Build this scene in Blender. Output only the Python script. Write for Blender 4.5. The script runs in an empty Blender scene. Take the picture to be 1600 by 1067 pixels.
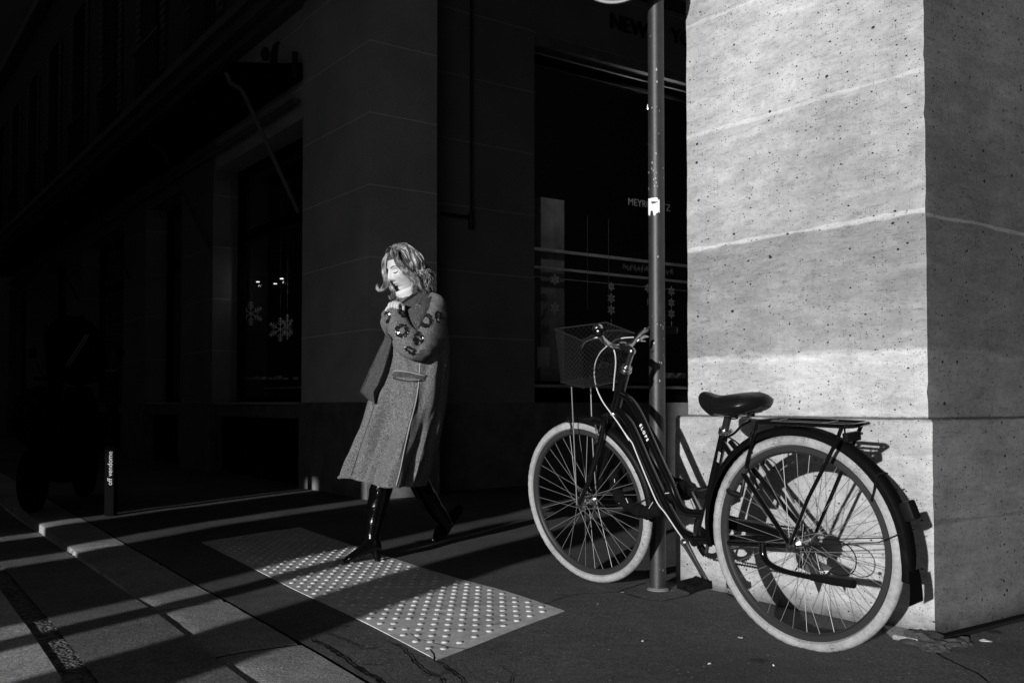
import bpy, bmesh, math, random
from mathutils import Vector, Matrix, noise
from mathutils.bvhtree import BVHTree
random.seed(7)
V = Vector
S = bpy.context.scene
COL = S.collection
R = math.radians

# ------------------------------------------------------------------ camera, sky, sun
CAM_H, F_PX, PITCH = 0.81, 1517.0, R(1.5)
ROW = 630 - F_PX * math.tan(PITCH)
cd = bpy.data.cameras.new('camera'); cam = bpy.data.objects.new('camera', cd); COL.objects.link(cam)
cam.location = (0, 0, CAM_H); cam.rotation_euler = (R(90) + PITCH, 0, 0)
cd.sensor_width = 36; cd.lens = F_PX / 1600 * 36; cd.shift_y = (ROW - 533.5) / 1600
cd.clip_start = 0.05; cd.clip_end = 500
S.camera = cam

SUN_AZ, SUN_EL = R(-153), R(9.5)
w = bpy.data.worlds.new("World"); S.world = w; w.use_nodes = True
nt = w.node_tree; nt.nodes.clear()
sky = nt.nodes.new('ShaderNodeTexSky'); sky.sky_type = 'NISHITA'; sky.sun_disc = False
sky.sun_elevation = SUN_EL; sky.sun_rotation = R(207)
bw = nt.nodes.new('ShaderNodeRGBToBW'); bg = nt.nodes.new('ShaderNodeBackground'); wo = nt.nodes.new('ShaderNodeOutputWorld')
nt.links.new(sky.outputs[0], bw.inputs[0]); nt.links.new(bw.outputs[0], bg.inputs[0]); nt.links.new(bg.outputs[0], wo.inputs[0])
bg.inputs[1].default_value = 0.045
sd = bpy.data.lights.new('sun', 'SUN'); sd.energy = 5.0; sd.angle = R(0.5); sd.color = (1, 1, 1)
so = bpy.data.objects.new('sun', sd); COL.objects.link(so)
SUN = V((math.sin(SUN_AZ) * math.cos(SUN_EL), math.cos(SUN_AZ) * math.cos(SUN_EL), math.sin(SUN_EL)))
so.rotation_euler = SUN.to_track_quat('Z', 'Y').to_euler(); so.location = (-5, -8, 6)
S.view_settings.view_transform = 'Standard'; S.view_settings.look = 'None'
S.view_settings.exposure = 0.0; S.view_settings.gamma = 1.0; S.view_settings.use_curve_mapping = False
S.render.engine = 'CYCLES'

# ------------------------------------------------------------------ measuring helpers
EYE = V((0, 0, CAM_H))
def ray(px, py):
    x, z = (px - 800) / F_PX, (ROW - py) / F_PX
    c, s = math.cos(PITCH), math.sin(PITCH)
    return V((x, c - s * z, s + c * z))
def hit(px, py, p0, n):
    r = ray(px, py); return EYE + r * ((p0 - EYE).dot(n) / r.dot(n))
def dep(px, py, y):
    r = ray(px, py); return EYE + r * (y / r.y)
TH = R(35.4)
A = V((-math.sin(TH), math.cos(TH), 0)); B = V((math.cos(TH), math.sin(TH), 0)); UP = V((0, 0, 1))

# kerb frame: c across the kerb, a along it
KC, KS = 0.839, 0.545
def kxy(c, a): return (c * KC - a * KS, c * KS + a * KC)
def kca(x, y): return (x * KC + y * KS, -x * KS + y * KC)
def mound(x, y):
    d2 = (x - 0.367) ** 2 + (y - 4.243) ** 2
    return 0.034 * math.exp(-d2 / (2 * 0.62 ** 2))
def foot(x, y):
    c_ = kca(x, y)[0]; n = noise.noise(V((x * 0.8, y * 0.8, 3.1))) * 0.012 + noise.noise(V((x * 2.3, y * 2.3, 7.7))) * 0.004 - 0.016 * max(0, min(1, (1.9 - c_)))
    return mound(x, y) + n
def drop(a): return max(0.004, min(0.1, 0.006 + max(0, a - 4.0) * 0.020))
def road(x, y):
    c, a = kca(x, y)
    n = noise.noise(V((x * 1.1, y * 1.1, 9.1))) * 0.006
    return -drop(a) + n * min(1, (0.95 - c) * 2)
def ground(px, py, f=None):
    z = 0
    for k in range(4):
        p = hit(px, py, V((0, 0, z)), UP); z = (f or foot)(p.x, p.y)
    return V((p.x, p.y, z))

# ------------------------------------------------------------------ materials (a black and white place: greys only)
def mat(name, v=0.2, rough=0.6, metal=0.0, spec=0.5, nscale=0, namp=0.3, bump=0.0, bscale=None, coat=0, emit=0):
    m = bpy.data.materials.new(name); m.use_nodes = True
    n = m.node_tree; b = n.nodes['Principled BSDF']
    b.inputs['Base Color'].default_value = (v, v, v, 1); b.inputs['Roughness'].default_value = rough
    b.inputs['Metallic'].default_value = metal; b.inputs['Specular IOR Level'].default_value = spec
    b.inputs['Coat Weight'].default_value = coat; b.inputs['Coat Roughness'].default_value = 0.06
    if emit:
        b.inputs['Emission Color'].default_value = (1, 1, 1, 1); b.inputs['Emission Strength'].default_value = emit
    tc = n.nodes.new('ShaderNodeTexCoord')
    if nscale:
        t = n.nodes.new('ShaderNodeTexNoise'); t.inputs['Scale'].default_value = nscale; t.inputs['Detail'].default_value = 6
        t.inputs['Roughness'].default_value = 0.65
        n.links.new(tc.outputs['Object'], t.inputs['Vector'])
        mr = n.nodes.new('ShaderNodeMapRange'); mr.inputs['From Min'].default_value = 0.3; mr.inputs['From Max'].default_value = 0.7
        mr.inputs['To Min'].default_value = v * (1 - namp); mr.inputs['To Max'].default_value = v * (1 + namp)
        n.links.new(t.outputs['Fac'], mr.inputs['Value']); n.links.new(mr.outputs[0], b.inputs['Base Color'])
    if bump:
        t2 = n.nodes.new('ShaderNodeTexNoise'); t2.inputs['Scale'].default_value = bscale or nscale or 50; t2.inputs['Detail'].default_value = 5
        n.links.new(tc.outputs['Object'], t2.inputs['Vector'])
        bp_ = n.nodes.new('ShaderNodeBump'); bp_.inputs['Strength'].default_value = 1.0; bp_.inputs['Distance'].default_value = bump
        n.links.new(t2.outputs['Fac'], bp_.inputs['Height']); n.links.new(bp_.outputs[0], b.inputs['Normal'])
    return m
class G:
    """tiny node-graph helper"""
    def __init__(s, m): s.n = m.node_tree; s.b = s.n.nodes['Principled BSDF']; s.tc = s.n.nodes.new('ShaderNodeTexCoord')
    def link(s, a, b): s.n.links.new(a, b)
    def _set(s, sock, v):
        if hasattr(v, 'is_linked') or hasattr(v, 'links'): s.link(v, sock)
        else: sock.default_value = v
    def math(s, op, a, b=0.0, c=0.0, clamp=False):
        k = s.n.nodes.new('ShaderNodeMath'); k.operation = op; k.use_clamp = clamp
        s._set(k.inputs[0], a); s._set(k.inputs[1], b); s._set(k.inputs[2], c); return k.outputs[0]
    def rng(s, v, a, b, c, d, smooth=False):
        k = s.n.nodes.new('ShaderNodeMapRange'); k.interpolation_type = 'SMOOTHSTEP' if smooth else 'LINEAR'
        s.link(v, k.inputs[0])
        for i, q in enumerate((a, b, c, d)): s._set(k.inputs[1 + i], q)
        return k.outputs[0]
    def mapping(s, scale=(1, 1, 1), rot=(0, 0, 0), loc=(0, 0, 0)):
        k = s.n.nodes.new('ShaderNodeMapping'); s.link(s.tc.outputs['Object'], k.inputs[0])
        k.inputs['Scale'].default_value = scale; k.inputs['Rotation'].default_value = rot; k.inputs['Location'].default_value = loc
        return k.outputs[0]
    def noise(s, scale, detail=5, vec=None, rough=0.6, dist=0):
        k = s.n.nodes.new('ShaderNodeTexNoise'); s.link(vec or s.tc.outputs['Object'], k.inputs['Vector'])
        k.inputs['Scale'].default_value = scale; k.inputs['Detail'].default_value = detail; k.inputs['Roughness'].default_value = rough
        k.inputs['Distortion'].default_value = dist; return k.outputs['Fac']
    def voro(s, scale, vec=None, feature='F1'):
        k = s.n.nodes.new('ShaderNodeTexVoronoi'); k.feature = feature; s.link(vec or s.tc.outputs['Object'], k.inputs['Vector'])
        k.inputs['Scale'].default_value = scale; return k
    def sep(s, vec=None):
        k = s.n.nodes.new('ShaderNodeSeparateXYZ'); s.link(vec or s.tc.outputs['Object'], k.inputs[0]); return k.outputs
    def sepc(s, col):
        k = s.n.nodes.new('ShaderNodeSeparateColor'); s.link(col, k.inputs[0]); return k.outputs
    def color(s, v): s.link(v, s.b.inputs['Base Color'])
    def bump(s, h, dist):
        k = s.n.nodes.new('ShaderNodeBump'); k.inputs['Distance'].default_value = dist; k.inputs['Strength'].default_value = 1
        s.link(h, k.inputs['Height']); s.link(k.outputs[0], s.b.inputs['Normal'])

ARX, ARY = 1.447, 3.335
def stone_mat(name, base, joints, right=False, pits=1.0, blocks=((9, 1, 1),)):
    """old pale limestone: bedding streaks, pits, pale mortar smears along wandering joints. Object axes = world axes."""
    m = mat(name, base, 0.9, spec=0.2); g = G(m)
    sx, sy, sz = g.sep()
    tilt = g.math('MULTIPLY_ADD', sx, 0.10, sz)
    bed = g.mapping((1.6, 1.6, 8.0), (R(4), R(2), 0))
    n1 = g.noise(2.2, 8, bed, 0.62, 0.6)
    n2 = g.noise(1.1, 4)
    n3 = g.noise(38, 6, None, 0.7)
    n4 = g.noise(9, 5, g.mapping((1, 1, 4.5), (R(-4), R(5), 0)), 0.7, 0.3)
    v = g.rng(n1, 0.3, 0.7, base * 0.86, base * 1.09)
    v = g.math('MULTIPLY', v, g.rng(n2, 0.36, 0.64, 0.74, 1.10))
    v = g.math('MULTIPLY', v, g.rng(g.math('ABSOLUTE', g.math('SUBTRACT', sz, g.math('MULTIPLY_ADD', g.noise(14, 3), 0.008, 0.752))), 0.002, 0.007, 0.25, 1))
    v = g.math('MULTIPLY', v, g.rng(n3, 0.25, 0.75, 0.86, 1.12))
    v = g.math('MULTIPLY', v, g.rng(n4, 0.3, 0.7, 0.9, 1.09))
    n5 = g.noise(5.5, 7, g.mapping((1, 1, 2.2), (0, R(3), 0), (4, 2, 1)), 0.72, 0.8)
    v = g.math('MULTIPLY', v, g.rng(n5, 0.34, 0.66, 0.80, 1.12))
    n6 = g.noise(30, 4, g.mapping((.5, .5, 3.2), (R(3), R(4), 0)), 0.8)        # short broken bedding scratches
    v = g.math('MULTIPLY', v, g.rng(n6, 0.55, 0.70, 1.0, 0.60))
    zb = g.math('ADD', sz, g.math('MULTIPLY', g.math('SUBTRACT', g.noise(2.6, 6), 0.5), 0.10))
    tone = None                                                            # every block is a different stone
    for z_, a_, b_ in blocks:
        t_ = g.rng(zb, z_ - .012, z_ + .012, a_, b_, True); tone = t_ if tone is None else g.math('MULTIPLY', tone, t_)
    v = g.math('MULTIPLY', v, tone)
    # joints
    wob = g.math('MULTIPLY', g.math('SUBTRACT', g.noise(2.2, 5), 0.5), 0.035)
    zz = g.math('ADD', sz, wob)
    for k, (z, w_, amt) in enumerate(joints):
        d = g.math('ABSOLUTE', g.math('SUBTRACT', zz, z))
        wn = g.rng(g.noise(2.3 + k, 3, g.mapping((1, 1, .3), loc=(k * 3.3, 0, 0))), 0.35, 0.7, 0.002, w_)
        band = g.math('SUBTRACT', 1.0, g.rng(g.math('DIVIDE', d, wn), 0.55, 1.15, 0, 1, True))
        v = g.math('MULTIPLY_ADD', g.math('MULTIPLY', band, amt), base, v)
    # pits
    pv = g.mapping((1, 1, 1.5))
    hsum = None
    mask = g.rng(g.noise(3.1, 3), 0.40, 0.62, 0, 1)
    for sc, rad, thr in ((18, .16, .64), (36, .19, .54), (74, .23, .48), (150, .27, .47)):
        vo = g.voro(sc, pv); rgb = g.sepc(vo.outputs['Color'])
        rr = g.math('MULTIPLY', rgb[1], rad)
        on = g.math('GREATER_THAN', g.math('ADD', rgb[0], g.math('MULTIPLY', mask, 0.25 * pits)), thr + 0.2)
        hole = g.math('MULTIPLY', g.rng(g.math('SUBTRACT', rr, vo.outputs['Distance']), -0.015, 0.03, 0, 1), on)
        v = g.math('MULTIPLY', v, g.rng(hole, 0, 1, 1, 0.10))
        hsum = hole if hsum is None else g.math('ADD', hsum, hole)
    if not right:
        ea = g.math('ADD', g.math('MULTIPLY', g.math('SUBTRACT', sx, ARX), A.x), g.math('MULTIPLY', g.math('SUBTRACT', sy, ARY), A.y))
        ed_ = g.math('MULTIPLY', g.rng(g.math('ADD', ea, g.math('MULTIPLY', g.noise(4, 5), 0.13)), 0.07, 0.115, 1, 0), g.rng(g.noise(2, 3), .4, .6, .3, 1))
        v = g.math('MULTIPLY_ADD', ed_, base * .22, v)
    # grime low on the block
    gr = g.math('MULTIPLY', g.rng(g.math('ADD', sz, g.math('MULTIPLY', g.noise(6, 5), 0.12)), 0.07, 0.15, 0.25, 1), 1.0)
    v = g.math('MULTIPLY', v, gr)
    g.color(v)
    h = g.math('SUBTRACT', g.math('MULTIPLY_ADD', n3, 0.35, g.math('MULTIPLY', g.noise(120, 3), 0.22)), hsum)
    g.bump(h, 0.004)
    return m

def joint_mat(name, base, z0, step, amt=0.9):
    """smooth painted ashlar with thin pale joints"""
    m = mat(name, base, 0.8, spec=0.2); g = G(m)
    z = g.sep()[2]
    fr = g.math('FRACT', g.math('DIVIDE', g.math('SUBTRACT', z, z0), step))
    d = g.math('MINIMUM', fr, g.math('SUBTRACT', 1.0, fr))
    line = g.math('LESS_THAN', d, 0.0075)
    v = g.rng(g.noise(2.0, 6), 0.3, 0.7, base * 0.82, base * 1.15)
    v = g.math('MULTIPLY', v, g.rng(g.noise(60, 4), 0.3, 0.7, 0.9, 1.1))
    v = g.math('MULTIPLY_ADD', g.math('MULTIPLY', line, amt), base, v)
    g.color(v); g.bump(g.noise(90, 4), 0.001)
    return m

def asphalt_mat(name, base, grain=1.0, lines=None):
    m = mat(name, base, 0.85, spec=0.25); g = G(m)
    n1 = g.noise(260, 4, None, 0.75); n2 = g.noise(1.3, 5); n3 = g.noise(14, 6, None, 0.7)
    v = g.rng(n1, 0.25, 0.75, base * max(.1, 1 - .75 * grain), base * (1 + .85 * grain))
    v = g.math('MULTIPLY', v, g.rng(n2, 0.3, 0.7, 0.72, 1.25))
    n9 = g.noise(110, 3, None, 0.8)
    v = g.math('MULTIPLY', v, g.rng(n9, 0.32, 0.68, 0.42, 1.65))
    v = g.math('MULTIPLY', v, g.rng(n3, 0.3, 0.7, 0.84, 1.16))
    vo = g.voro(2.6); rgb = g.sepc(vo.outputs['Color'])      # dropped gum and oil: dark round spots
    dd = g.math('ADD', vo.outputs['Distance'], g.math('MULTIPLY', g.noise(30, 2), 0.05))
    rr = g.math('MULTIPLY', rgb[1], 0.17)
    spot = g.math('MULTIPLY', g.rng(g.math('SUBTRACT', rr, dd), -0.03, 0.0, 0, 1), g.math('GREATER_THAN', rgb[0], 0.35))
    v = g.math('MULTIPLY', v, g.rng(spot, 0, 1, 1, 0.28))
    vo2 = g.voro(70); rgb2 = g.sepc(vo2.outputs['Color'])
    fleck = g.math('MULTIPLY', g.math('LESS_THAN', vo2.outputs['Distance'], 0.2), g.math('GREATER_THAN', rgb2[0], 0.965))
    v = g.math('MULTIPLY_ADD', fleck, 0.35, v)
    g.color(v)
    h = g.math('MULTIPLY_ADD', n1, 0.5, g.math('MULTIPLY_ADD', n9, 0.9, g.math('MULTIPLY', n3, 1.4)))
    g.bump(h, 0.0042 * grain)
    return m

M = {}
M['asphalt'] = asphalt_mat('footway_asphalt', 0.075)
M['granite'] = asphalt_mat('kerb_granite', 0.25, 1.0)
M['road'] = asphalt_mat('road_asphalt', 0.15, 1.2)
M['cross'] = asphalt_mat('crossing_paint', 0.40, 0.7)
M['crack'] = mat('crack_dark', 0.015, 0.95, spec=0.0)
def tactile_mat():
    m = mat('tactile_tile', 0.55, 0.5, spec=0.4); g = G(m)
    v = g.rng(g.noise(5, 7, None, 0.72), 0.3, 0.7, 0.40, 0.66)
    v = g.math('MULTIPLY', v, g.rng(g.noise(40, 5, None, 0.75), 0.3, 0.7, 0.80, 1.12))
    v = g.math('MULTIPLY', v, g.rng(g.noise(13, 4, g.mapping((1, 1, 1), loc=(5, 2, 0)), 0.6), 0.62, 0.72, 1.0, 0.45))   # foot dirt and scrapes
    g.color(v); g.bump(g.noise(120, 4), 0.0008); return m
M['tactile'] = tactile_mat()
M['stone_lit'] = stone_mat('pillar_limestone', 0.43, [(2.49, .016, .22), (1.99, .014, .2), (1.487, .016, .34), (1.0, .030, .20)], blocks=((.752, .86, 1.0), (1.0, 1.10, .70), (1.487, 1.0, 1.36), (1.99, 1.0, 1.08)))
M['stone_side'] = stone_mat('pillar_limestone_shaded', 0.115, [(1.47, .014, .5), (0.40, .014, -.25)], right=True, pits=2.0, blocks=((.752, 1.2, .95), (1.0, 1.0, .75), (1.487, 1.0, 1.05), (1.99, 1.0, 1.1)))  # weathered right face; its weaker light is also put into the darker colour
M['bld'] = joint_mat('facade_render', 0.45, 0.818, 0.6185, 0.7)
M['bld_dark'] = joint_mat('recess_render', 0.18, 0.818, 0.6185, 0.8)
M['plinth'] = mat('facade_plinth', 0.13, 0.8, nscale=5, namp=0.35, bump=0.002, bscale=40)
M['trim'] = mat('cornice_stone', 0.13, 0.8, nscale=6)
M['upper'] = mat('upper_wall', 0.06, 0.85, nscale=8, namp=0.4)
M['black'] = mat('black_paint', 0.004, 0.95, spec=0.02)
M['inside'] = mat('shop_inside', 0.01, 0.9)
M['iron'] = mat('dark_iron', 0.02, 0.5, metal=0.3)
M['palemetal'] = mat('pale_sill', 0.35, 0.5, nscale=20)
M['pillar_reflected'] = mat('reflected_pillar_stone', 0.30, 0.9, nscale=5, namp=0.35)  # tone of the pillar reflection in the shop glass
M['flake'] = mat('snowflake_paper', 0.85, 0.6)
M['letter'] = mat('letter_white', 0.8, 0.5)
M['letter_dim'] = mat('letter_grey', 0.35, 0.5)
M['letter_dark'] = mat('letter_black', 0.003, 0.6)
M['lamp'] = mat('shop_lamp', 0.8, 0.5, emit=1.2)
M['panel'] = mat('interior_panel', 0.6, 0.8, nscale=3, namp=0.25)
M['pole'] = mat('pole_grey_paint', 0.019, 0.5, spec=0.5, nscale=14, namp=0.35, bump=0.0008, bscale=60)
M['sticker'] = mat('torn_sticker', 0.8, 0.6)
M['paint'] = mat('bike_black_paint', 0.003, 0.14, spec=0.45, coat=0.5)
M['plastic'] = mat('bike_black_plastic', 0.005, 0.5, spec=0.22)
M['saddle'] = mat('saddle_vinyl', 0.006, 0.38, spec=0.35, bump=0.0003, bscale=300)
M['chrome'] = mat('bike_silver', 0.6, 0.22, metal=1.0)
M['steel'] = mat('spoke_steel', 0.22, 0.5, metal=0.5)
M['rim'] = mat('rim_alloy', 0.04, 0.42, metal=0.4)
M['chain'] = mat('chain_steel', 0.12, 0.45, metal=0.9)
M['cable'] = mat('cable_pale', 0.55, 0.35, spec=0.6)
M['fabric'] = mat('lock_sleeve', 0.004, 0.9, spec=0.1, bump=0.002, bscale=90)
M['thread'] = mat('lock_stitching', 0.5, 0.8)
M['mesh'] = mat('basket_wire', 0.07, 0.3, metal=0.8)
M['cone'] = mat('rubble_stone', 0.045, 0.9, nscale=20, bump=0.003)
M['paper'] = mat('paper_scrap', 0.85, 0.7)

def tyre_mat():
    m = mat('cream_tyre', 0.62, 0.7, spec=0.25); g = G(m)
    v = g.rng(g.noise(9, 6, None, 0.7), 0.3, 0.7, 0.22, 0.38)
    v = g.math('MULTIPLY', v, g.rng(g.noise(70, 4, None, 0.7), 0.3, 0.7, 0.78, 1.12))
    vo = g.voro(62, g.mapping((1, 1, 1)), 'DISTANCE_TO_EDGE')
    cr = g.math('MULTIPLY', g.math('LESS_THAN', vo.outputs['Distance'], 0.03), g.rng(g.noise(11, 5), 0.52, 0.6, 0, 1))
    v = g.math('MULTIPLY', v, g.rng(cr, 0, 1, 1, 0.35)); g.color(v)
    g.bump(g.noise(60, 5), 0.0008); return m
M['tyre'] = tyre_mat()
def glass_mat():
    m = bpy.data.materials.new('shop_glass'); m.use_nodes = True; n = m.node_tree; n.nodes.clear()
    o = n.nodes.new('ShaderNodeOutputMaterial'); mx = n.nodes.new('ShaderNodeMixShader'); lw = n.nodes.new('ShaderNodeLayerWeight'); lw.inputs[0].default_value = 0.5; pw = n.nodes.new('ShaderNodeMath'); pw.operation = 'POWER'; pw.inputs[1].default_value = 5; n.links.new(lw.outputs['Facing'], pw.inputs[0]); f = n.nodes.new('ShaderNodeMath'); f.operation = 'MULTIPLY_ADD'; f.inputs[1].default_value = .95; f.inputs[2].default_value = .04; n.links.new(pw.outputs[0], f.inputs[0])
    t = n.nodes.new('ShaderNodeBsdfTransparent'); gl = n.nodes.new('ShaderNodeBsdfGlossy'); gl.inputs['Roughness'].default_value = 0.02
    gl.inputs[0].default_value = (.8, .8, .8, 1)
    n.links.new(f.outputs[0], mx.inputs[0]); n.links.new(t.outputs[0], mx.inputs[1]); n.links.new(gl.outputs[0], mx.inputs[2]); n.links.new(mx.outputs[0], o.inputs[0])
    return m
M['glass'] = glass_mat()
def wool_mat():
    m = mat('grey_wool', 0.12, 0.95, spec=0.1); g = G(m)
    b_ = g.b; b_.inputs['Sheen Weight'].default_value = 0.08; b_.inputs['Sheen Roughness'].default_value = 0.6
    v = g.rng(g.noise(190, 3, None, 0.85), 0.34, 0.66, 0.008, 0.215)
    v = g.math('MULTIPLY', v, g.rng(g.noise(55, 4), 0.3, 0.7, 0.85, 1.15)); g.color(v)
    g.bump(g.noise(300, 3), 0.0015); return m
M['wool'] = wool_mat()
M['wooledge'] = mat('wool_edge_binding', 0.26, 0.9)
M['wooldark'] = mat('coat_lining', 0.012, 0.8)
M['knit'] = mat('cream_knit', 0.55, 0.9, bump=0.002, bscale=120)
M['skin'] = mat('skin', 0.46, 0.5, spec=0.4, nscale=40, namp=0.06)
M['lips'] = mat('lips', 0.22, 0.45)
M['lash'] = mat('lash', 0.03, 0.8)
def hair_mat():
    m = mat('blonde_hair', 0.3, 0.38, spec=0.6); g = G(m)
    k = g.n.nodes.new('ShaderNodeNewGeometry'); v = g.math('MULTIPLY_ADD', g.math('POWER', k.outputs['Random Per Island'], 1.6), 0.50, 0.02)
    v = g.math('MULTIPLY', v, g.rng(g.noise(34, 3, g.mapping((1, 1, .45)), 0.6), 0.38, 0.62, 0.18, 1.75)); g.color(v); return m
M['hair'] = hair_mat()
M['haircap'] = mat('hair_base', 0.05, 0.6, nscale=60, namp=0.5)
M['boot'] = mat('patent_boot', 0.002, 0.13, spec=0.28, bump=0.004, bscale=30)
M['sequin'] = mat('black_sequin', 0.012, 0.12, spec=1.0)
M['sequin_lite'] = mat('silver_sequin', 0.7, 0.2, metal=1.0)

# ------------------------------------------------------------------ mesh helpers
def fin(bm, name, m, parent=None, smooth=True, label=None):
    me = bpy.data.meshes.new(name)
    bmesh.ops.recalc_face_normals(bm, faces=bm.faces[:])
    bm.to_mesh(me); bm.free(); me.materials.append(m)
    if smooth:
        me.polygons.foreach_set('use_smooth', [True] * len(me.polygons))
        try: me.set_sharp_from_angle(angle=R(38))
        except Exception: pass
    o = bpy.data.objects.new(name, me); COL.objects.link(o)
    if parent is not None: o.parent = parent; o.matrix_parent_inverse = parent.matrix_basis.inverted()
    if label: o['label'] = label
    return o
def tag(o, label, cat, group=None, kind=None):
    o['label'] = label; o['category'] = cat
    if group: o['group'] = group
    if kind: o['kind'] = kind
    return o
def struct(o): o['kind'] = 'structure'; return o
def thing(name, label, cat, loc=(0, 0, 0), group=None):
    o = bpy.data.objects.new(name, None); COL.objects.link(o); o.location = loc; o.empty_display_size = 0.2
    return tag(o, label, cat, group)
def catmull(P, n=6):
    P = [V(p) for p in P]
    if len(P) < 3: return P
    out = []
    for i in range(len(P) - 1):
        p0 = P[i - 1] if i else P[0] * 2 - P[1]; p1, p2 = P[i], P[i + 1]; p3 = P[i + 2] if i + 2 < len(P) else P[-1] * 2 - P[-2]
        for k in range(n):
            t = k / n
            out.append(0.5 * ((2 * p1) + (p2 - p0) * t + (2 * p0 - 5 * p1 + 4 * p2 - p3) * t * t + (3 * p1 - p0 - 3 * p2 + p3) * t ** 3))
    out.append(P[-1]); return out
def lerpl(L, t):
    if not isinstance(L, (list, tuple)): return L
    f = t * (len(L) - 1); i = min(int(f), len(L) - 2); return L[i] + (L[i + 1] - L[i]) * (f - i)
def tube(bm, P, r, seg=10, closed=False, cap=True, flat=None, up=None, sm=0):
    if sm: P = catmull(P, sm)
    P = [V(p) for p in P]; n = len(P); rings = []
    T = []
    for i in range(n):
        a = P[(i - 1) % n] if (closed or i) else P[i]; b = P[(i + 1) % n] if (closed or i < n - 1) else P[i]
        d = (b - a); T.append(d.normalized() if d.length > 1e-9 else V((0, 0, 1)))
    N_ = (V(up) if up else (UP if abs(T[0].z) < 0.9 else V((1, 0, 0))))
    N_ = (N_ - T[0] * N_.dot(T[0])).normalized()
    for i in range(n):
        N_ = (N_ - T[i] * N_.dot(T[i]))
        N_ = N_.normalized() if N_.length > 1e-6 else V((1, 0, 0))
        Bn = T[i].cross(N_); rr = lerpl(r, i / max(1, n - 1)); fl = flat or 1.0
        rings.append([bm.verts.new(P[i] + N_ * (math.cos(t) * rr) + Bn * (math.sin(t) * rr * fl)) for t in [2 * math.pi * k / seg for k in range(seg)]])
    m_ = n if closed else n - 1
    for i in range(m_):
        a, b = rings[i], rings[(i + 1) % n]
        for k in range(seg): bm.faces.new((a[k], a[(k + 1) % seg], b[(k + 1) % seg], b[k]))
    if cap and not closed:
        bm.faces.new(rings[0][::-1]); bm.faces.new(rings[-1])
    return rings
def box(bm, o, ex, ey, ez, x0, x1, y0, y1, z0, z1, bev=0):
    vs = []
    for z in (z0, z1):
        for (x, y) in ((x0, y0), (x1, y0), (x1, y1), (x0, y1)): vs.append(bm.verts.new(o + ex * x + ey * y + ez * z))
    fs = [(0, 3, 2, 1), (4, 5, 6, 7), (0, 1, 5, 4), (1, 2, 6, 5), (2, 3, 7, 6), (3, 0, 4, 7)]
    F_ = [bm.faces.new([vs[i] for i in f]) for f in fs]
    if bev:
        ed = list({e for f in F_ for e in f.edges})
        bmesh.ops.bevel(bm, geom=ed, offset=bev, segments=2, affect='EDGES', profile=0.6)
def lathe(bm, o, ax, prof, seg=24):
    """prof: list of (distance along ax, radius)"""
    ax = V(ax).normalized(); q = UP if abs(ax.z) < 0.9 else V((1, 0, 0)); u = ax.cross(q).normalized(); v = ax.cross(u)
    rings = [[bm.verts.new(V(o) + ax * h + (u * math.cos(2 * math.pi * k / seg) + v * math.sin(2 * math.pi * k / seg)) * max(r, 1e-5)) for k in range(seg)] for h, r in prof]
    for a, b in zip(rings, rings[1:]):
        for k in range(seg): bm.faces.new((a[k], a[(k + 1) % seg], b[(k + 1) % seg], b[k]))
    bm.faces.new(rings[0][::-1]); bm.faces.new(rings[-1])
def ball(bm, c, r, seg=16, sc=(1, 1, 1)):
    bmesh.ops.create_uvsphere(bm, u_segments=seg, v_segments=seg // 2 + 2, radius=r, matrix=Matrix.Translation(V(c)) @ Matrix.Diagonal((*sc, 1)))
def T1(name, pts, r, m, parent=None, sm=0, seg=10, **k):
    bm = bmesh.new(); tube(bm, pts, r, seg, sm=sm, **k); return fin(bm, name, m, parent)
def BX(name, parent, m, frame, dims, bev=0.0, label=None):
    bm = bmesh.new(); box(bm, *frame, *dims, bev=bev); return fin(bm, name, m, parent, smooth=bool(bev), label=label)
def text_mesh(name, s, size, o, ex, ey, m, parent=None, depth=0.002, align='LEFT', shear=0, off=0.0):
    c = bpy.data.curves.new(name, 'FONT'); c.body = s; c.size = size; c.extrude = depth; c.align_x = align; c.shear = shear; c.offset = off
    t = bpy.data.objects.new(name, c); COL.objects.link(t)
    dg = bpy.context.evaluated_depsgraph_get(); me = bpy.data.meshes.new_from_object(t.evaluated_get(dg))
    bpy.data.objects.remove(t)
    ex, ey = ex.normalized(), ey.normalized(); ez = ex.cross(ey)
    mx = Matrix(((ex.x, ey.x, ez.x, o.x), (ex.y, ey.y, ez.y, o.y), (ex.z, ey.z, ez.z, o.z), (0, 0, 0, 1)))
    me.transform(mx); me.materials.clear(); me.materials.append(m)
    ob = bpy.data.objects.new(name, me); COL.objects.link(ob)
    if parent is not None: ob.parent = parent; ob.matrix_parent_inverse = parent.matrix_basis.inverted()
    return ob

# ------------------------------------------------------------------ ground
def rangef(a, b, s):
    n = max(1, int(round((b - a) / s))); return [a + (b - a) * i / n for i in range(n + 1)]
def sheet(name, cs, as_, f, m, z=0.0):
    bm = bmesh.new(); g = []
    for c in cs:
        row = []
        for a in as_:
            x, y = kxy(c, a); row.append(bm.verts.new((x, y, f(x, y) + z)))
        g.append(row)
    for i in range(len(cs) - 1):
        for j in range(len(as_) - 1): bm.faces.new((g[i][j], g[i + 1][j], g[i + 1][j + 1], g[i][j + 1]))
    return fin(bm, name, m)
AS = [-60, -30, -15, -8, -4] + rangef(-2, 11, 0.065) + [12, 13, 15, 18, 22, 30, 45, 90]
struct(sheet('footway', rangef(1.2175, 6.5, 0.065) + [7, 8, 10, 15, 30, 80], AS, foot, M['asphalt']))
RC = [-80, -40, -20, -10, -7, -5] + rangef(-4, 0.46, 0.1)
struct(sheet('road_crossing', RC, AS, road, M['cross']))
struct(sheet('road', rangef(0.545, 0.912, 0.06), AS, lambda x, y: road(x, y), M['road']))
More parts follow.
